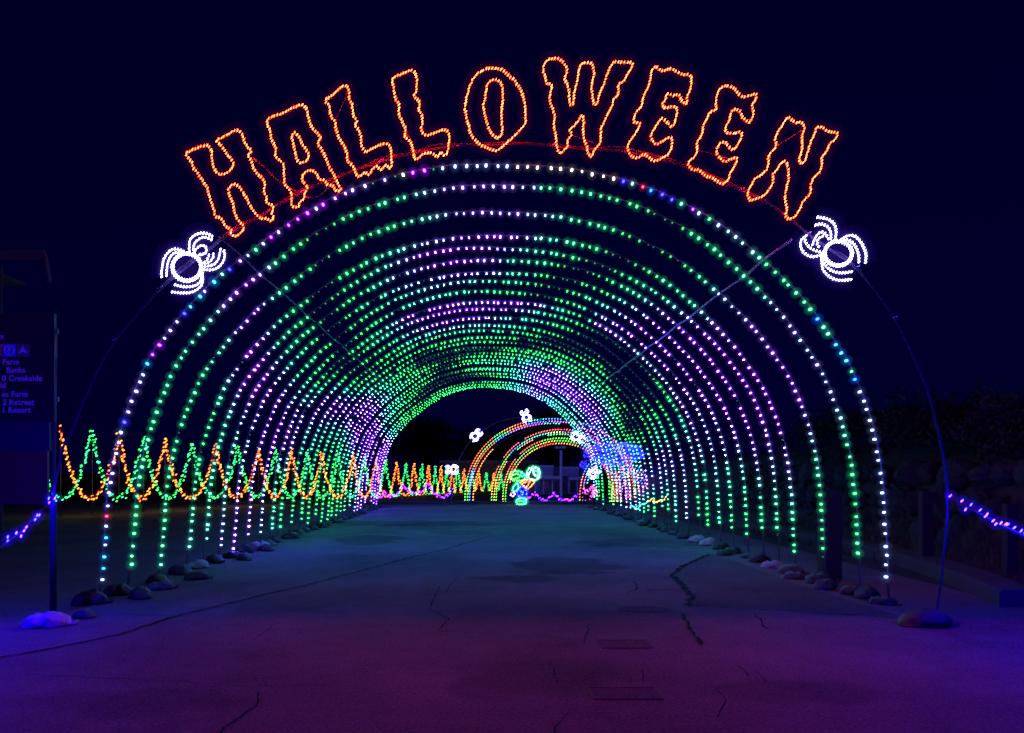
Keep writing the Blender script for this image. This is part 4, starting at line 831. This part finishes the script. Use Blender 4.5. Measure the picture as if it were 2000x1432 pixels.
for i, (lbl, px, ytop, Y, rx) in enumerate([
    ('dark tree behind the pavilion roof', 1085, 800, 90, 4.5), ('dark broad tree behind the long building', 960, 830, 96, 5.0), ('dark tree seen through the tunnel next to its far end', 830, 812, 94, 5.5),
    ('dark tree rising over the bank beyond the kerb', 1800, 800, 26, 3.0), ('dark tree at the edge of the photo above the boulders', 1965, 790, 22, 3.0)]):
    top = at(px, ytop, Y); h = top.z; zz = 0 if Y > 40 else 2.4
    t = thing('tree', lbl, 'tree', loc=(top.x, Y, zz), group='dark trees')
    b = MB(); crown(b, (0, 0, (h - zz) * .62), (rx, rx, (h - zz) * .40), 3000, .02 * h + .1, i + 70, leaf_m); b.build('crown', t)
    b = MB(); b.tube([(0, 0, 0), (.1, 0, (h - zz) * .35), (0, 0, (h - zz) * .75)], [.22, .16, .06], bark, 7)
    for q in range(6): b.tube([(0, 0, (h - zz) * .35), (rx * .6 * math.cos(q), rx * .6 * math.sin(q), (h - zz) * .65)], [.1, .03], bark, 5)
    b.build('trunk', t)

# far rainbow arches
RB = {'r': lamp_mat('far_red', (6, .5, .35)), 'g': lamp_mat('far_green', (.5, 5, .4)), 'y': lamp_mat('far_yellow', (4, 2.6, .3)), 'b': lamp_mat('far_blue', (.3, 1.2, 6)), 'p': lamp_mat('far_violet', (3, .7, 5)), 'o': lamp_mat('far_orange', (6, 1.4, .3)), 'w': lamp_mat('far_white', (4, 4, 5)), 'c': lamp_mat('far_cyan', (.3, 4, 3.5)), 'n': None, 'm': lamp_mat('far_magenta', (5, .3, 4.5)), 'B': lamp_mat('far_deep_blue', (.12, .10, 16))}
def half_ellipse(cx, base, rx, ry, n=60): return [(cx - rx * math.cos(math.pi * i / n), base - ry * math.sin(math.pi * i / n) ** .85) for i in range(n + 1)]
def far_arch(lbl, cx, base, rx, ry, Y, ropes):
    o = at(cx, base, Y); o.z = 0
    t = thing('rainbow_arch', lbl, 'light arch', loc=o, group='rainbow arches beyond the tunnel')
    for dr, seq in ropes:
        P = [tuple(at(x, y, Y) - o) for x, y in half_ellipse(cx, base, rx - dr, ry - dr)]
        Q = resample(P, .15); b = MB()
        b.tube(P, .02, dark_pipe, 5)
        for i, q in enumerate(Q):
            c = seq[min(len(seq) - 1, int(i / len(Q) * len(seq)))]
            if RB[c] is None: continue
            b.add(put(E5, q + np.array([0, -.03, 0]), (.6, -.2, .7), .020, .05), E5[1], RB[c])
        b.build('rope_light', t)
far_arch('largest rainbow arch, farthest forward beyond the tunnel', 1078, 982, 170, 164, 38.8, [(0, 'gggrrrrrgoorccbbnnbbpprrrrooyy'), (5, 'ggbbyyggcgoobbppppnnnnbbppccgg'), (9, 'bbpprrrrbbppmmccnnppbbppmmrryy'), (16, 'ooooooonnnnnnnnnnnnnnnnnnnoooo')])
far_arch('middle rainbow arch with a blue and green crown', 1096, 982, 136, 143, 39.4, [(0, 'gyyrrnrrrnrrrrrrccppbbppccggrr'), (5, 'yygggggbbccccwwppbbppbbppppmmo'), (9, 'ggorronngoonngggggccbbppbbppmm')])
far_arch('smallest rainbow arch, farthest away beyond the tunnel', 1094, 980, 112, 124, 40.2, [(0, 'yggoorrnrrrrgggggggcbbppmmrrgg'), (5, 'ggyyrrgggggyyyggggccbbppmmrroo'), (10, 'nnnrrroooyyrrrooooppbbmmrrooyy')])
# unlit arch with five spiders in front of them
o = at(1022, 975, 38.2); o.z = 0
fa = thing('spider_arch', 'thin unlit arch carrying small white spiders beyond the tunnel', 'arch', loc=o)
b = MB(); b.tube([tuple(at(x, y, 38.2) - o) for x, y in half_ellipse(1022, 983, 141, 168)], .03, dark_pipe, 6); b.build('pipe', fa)
SPG = 'small white spiders beyond the tunnel'
for i, (px, py, d) in enumerate([(885, 917, 'lowest small white spider over the wavy garlands'), (928, 852, 'small white spider between the lowest and the topmost ones'), (1028, 815, 'topmost small white spider on the far arch'), (1125, 853, 'small white spider touching the tunnel end above the pavilion'), (1158, 925, 'small white spider over the magenta bush')]):
    s_ = dup(sp0 if i % 2 else sp1, at(px, py, 38.1), d, rot=(0, R(-40 + 35 * i), 0), scale=.95, group=SPG)

# violet swags in front of the pavilion and along the wavy garlands
vl = [lamp_mat('swag_violet', (9, .35, 120)), lamp_mat('swag_blue', (2, .15, 120))]
def violet_swag(lbl, xs, tops, sags, Y, seed):
    o = at(xs[0], 975, Y); o.z = 0; rs = random.Random(seed)
    t = thing('violet_swag', lbl, 'string lights', loc=o, group='violet swags beyond the tunnel'); b = MB(); c = MB()
    for i in range(len(xs) - 1):
        W3 = []
        for j in range(15):
            u = j / 14; x = xs[i] + (xs[i + 1] - xs[i]) * u
            W3.append(tuple(at(x, tops[i] + (tops[i + 1] - tops[i]) * u + sags[i] * 4 * u * (1 - u), Y) - o))
        c.tube(W3, .02, black, 4)
        for q in resample(W3, .075): b.add(put(E5, q + np.array([0, 0, rs.uniform(-.07, .07)]), (.5, -.2, .8), .02, .045), E5[1], vl[rs.randrange(2)])
        p = Vector(W3[-1]); pb = MB(); pb.tube([(p.x, p.y, 0), tuple(p)], .03, black, 5); pb.build('pole', t)
    c.build('cord', t); b.build('bulbs', t, kind='stuff')
violet_swag('violet swag string light hanging low before the pavilion', [1028, 1045, 1081, 1128], [974, 963.5, 964.5, 966], [0, 12, 12], 40.5, 4)
violet_swag('violet scalloped string light under the far wavy garlands', [728, 750, 787, 836, 884], [952, 962, 947, 946, 956], [14, 14, 18, 20], 39, 5)

# lit wire figure
FY = 36.0
o = at(1022, 985, FY); o.z = 0
t = thing('light_figure', 'green, orange and blue lit wire figure before the pavilion', 'light sculpture', loc=o)
def wire_part(nm, loops, codes, lens, seed, r=.14):  # lens: emitting material of the added glow tube
    rs = random.Random(seed); b = MB()
    for P, closed in loops:
        W3 = np.array([tuple(at(x, y, FY) - o) for x, y in (smooth_poly(P, True, 2) if closed else P)])
        b.tube(W3 + np.array([0, .02, 0]), .015, black, 4, closed=closed)
        b.tube(W3, r, lens, 6, closed=closed)  # emitting tube added as glow round the lit wire
        for q in resample(W3, .07, closed): b.add(put(E5, q + np.array([rs.uniform(-.02, .02), rs.uniform(-.06, .02), rs.uniform(-.02, .02)]), (.5, -.2, .7), .024, .05), E5[1], RB[codes[rs.randrange(len(codes))]])
    b.build(nm, t)
gl_ = halo_mat('figure_green_glow', (.0, .6, .2), 1.5); bl_ = halo_mat('figure_blue_glow', (.0, .01, .9), 1.8); rl_ = halo_mat('figure_red_glow', (.6, .05, .0), 1.0)
wire_part('head', [(circ(1042, 925, 13, 13, 16)[:-1], True), (circ(1047, 921, 6, 8, 12)[:-1], True), ([(1031, 930), (1038, 917), (1050, 934)], False), ([(1034, 914), (1046, 920), (1054, 922)], False)], 'cgcw', gl_, 1)
wire_part('cap', [([(994, 934), (999, 922), (1010, 919), (1020, 924), (1030, 931), (1024, 938), (1010, 940)], True), ([(998, 930), (1010, 925), (1024, 933)], False), ([(1004, 936), (1014, 932)], False)], 'gggc', gl_, 2)
wire_part('vest', [([(1014, 939), (1040, 936), (1045, 941), (1032, 956), (1022, 949)], True), ([(1020, 944), (1036, 940), (1028, 952)], False)], 'oror', rl_, 4, .07)
wire_part('trousers', [([(1012, 952), (1024, 951), (1030, 960), (1027, 972), (1014, 972), (1009, 962)], True), ([(1014, 956), (1024, 966), (1014, 968), (1025, 957)], False)], 'BBb', bl_, 5, .16)
wire_part('sleeve', [([(1000, 958), (1005, 947), (1011, 943), (1013, 955), (1006, 960)], True)], 'ccg', gl_, 6)
wire_part('cuff', [([(998, 962), (1006, 964), (1004, 970), (998, 969)], True)], 'mpbw', halo_mat('figure_cuff_glow', (.3, .1, .4), .7), 8, .06)
wire_part('shoe', [([(1008, 977), (1015, 973), (1029, 975), (1028, 983), (1018, 986), (1010, 984)], True), ([(1012, 979), (1026, 979)], False)], 'ccg', gl_, 7)

# lit tree with blue net lights and a magenta bush behind the tunnel's right side
def lit_bush(nm, lbl, cx, cy, rx, ry, Y, codes, n, lens, seed, size=.05):  # lens: emitting material of the added glow ellipsoid
    o = at(cx, cy + ry, Y); g_ = max(0.0, o.z); o.z = 0
    t = thing(nm, lbl, 'lit ' + ('tree' if 'tree' in nm else 'bush'), loc=o)
    r2 = np.random.default_rng(seed); sx, sz = rx * Y / F, ry * Y / F; ctr = np.array([0, 0, at(cx, cy, Y).z])
    b = MB(); crown(b, tuple(ctr), (sx, sx * .7, sz), 1800, .12, seed, leaf_m); b.build('crown', t)
    b = MB()
    for i in range(n):
        q = r2.normal(size=3); q /= np.linalg.norm(q); p = ctr + q * np.array([sx, sx * .7, sz]) * r2.uniform(.8, 1.05)
        b.add(put(E5, p, r2.normal(size=3), size * .5, size), E5[1], RB[codes[int(r2.integers(len(codes)))]])
    b.add(E8[0] * np.array([sx, sx * .7, sz]) * 1.05 + ctr, E8[1], lens); b.build('bulbs', t, kind='stuff')  # emitting ellipsoid added as glow between the bulbs
    b = MB(); b.tube([(0, 0, -.02), (0, 0, ctr[2])], [.12, .06], bark, 6); b.build('trunk', t)
lit_bush('lit_tree', 'round tree wrapped in deep blue net lights behind the tunnel', 1200, 886, 58, 22, 40, 'B', 1200, halo_mat('blue_net_glow', (.01, .0, .9), .5), 3)
lit_bush('lit_shrub', 'small shrub wrapped in deep blue lights above the pavilion end', 1145, 908, 12, 8, 41, 'BBB', 120, halo_mat('blue_net_glow', (.0, .0, .9), .35), 4)
lit_bush('lit_bush', 'bush wrapped in magenta lights at the far end of the tunnel', 1152, 962, 14, 14, 39, 'mmpm', 260, halo_mat('magenta_glow', (.5, .0, .6), .5), 5)
far_arch('small rainbow hoop beside the magenta bush', 1172, 982, 40, 88, 39.5, [(0, 'grroobbccccbbppmmrr'), (6, 'rrrppwwccbbppmmrroo'), (12, 'bbwwccppbbppmmggccr')])
far_arch('violet and red rainbow hoop behind the tunnel feet beside the blue tree', 1232, 985, 38, 78, 38, [(0, 'yyyoorrppbbppppmmrr'), (6, 'oorrmmppbbbbppmmrro'), (12, 'rrmmppbbppppbbmmrrr'), (19, 'yymmppbbppbbppmmrro')])
# yellow and green swag low on the kerb side behind the tunnel
o = at(1270, 990, 30); o.z = 0
t = thing('kerbside_swag', 'green and yellow string light low behind the tunnel feet on the kerb side', 'string lights', loc=o)
b = MB(); c = MB()
W3 = [tuple(at(x, y, 30) - o) for x, y in [(1232, 990), (1245, 992), (1258, 984), (1272, 976), (1288, 980), (1300, 972)]]
c.tube(W3, .015, black, 4); Q = resample(W3, .06)
for i, q in enumerate(Q): b.add(put(E5, q + np.array([0, 0, rs.uniform(-.06, .06)]), (.5, -.2, .7), .02, .045), E5[1], RB['c' if i < len(Q) * .45 else 'y'])
for k in (0, -1): c.tube([(W3[k][0], W3[k][1], 0), W3[k]], .02, black, 5)
c.build('cord', t); b.build('bulbs', t, kind='stuff')
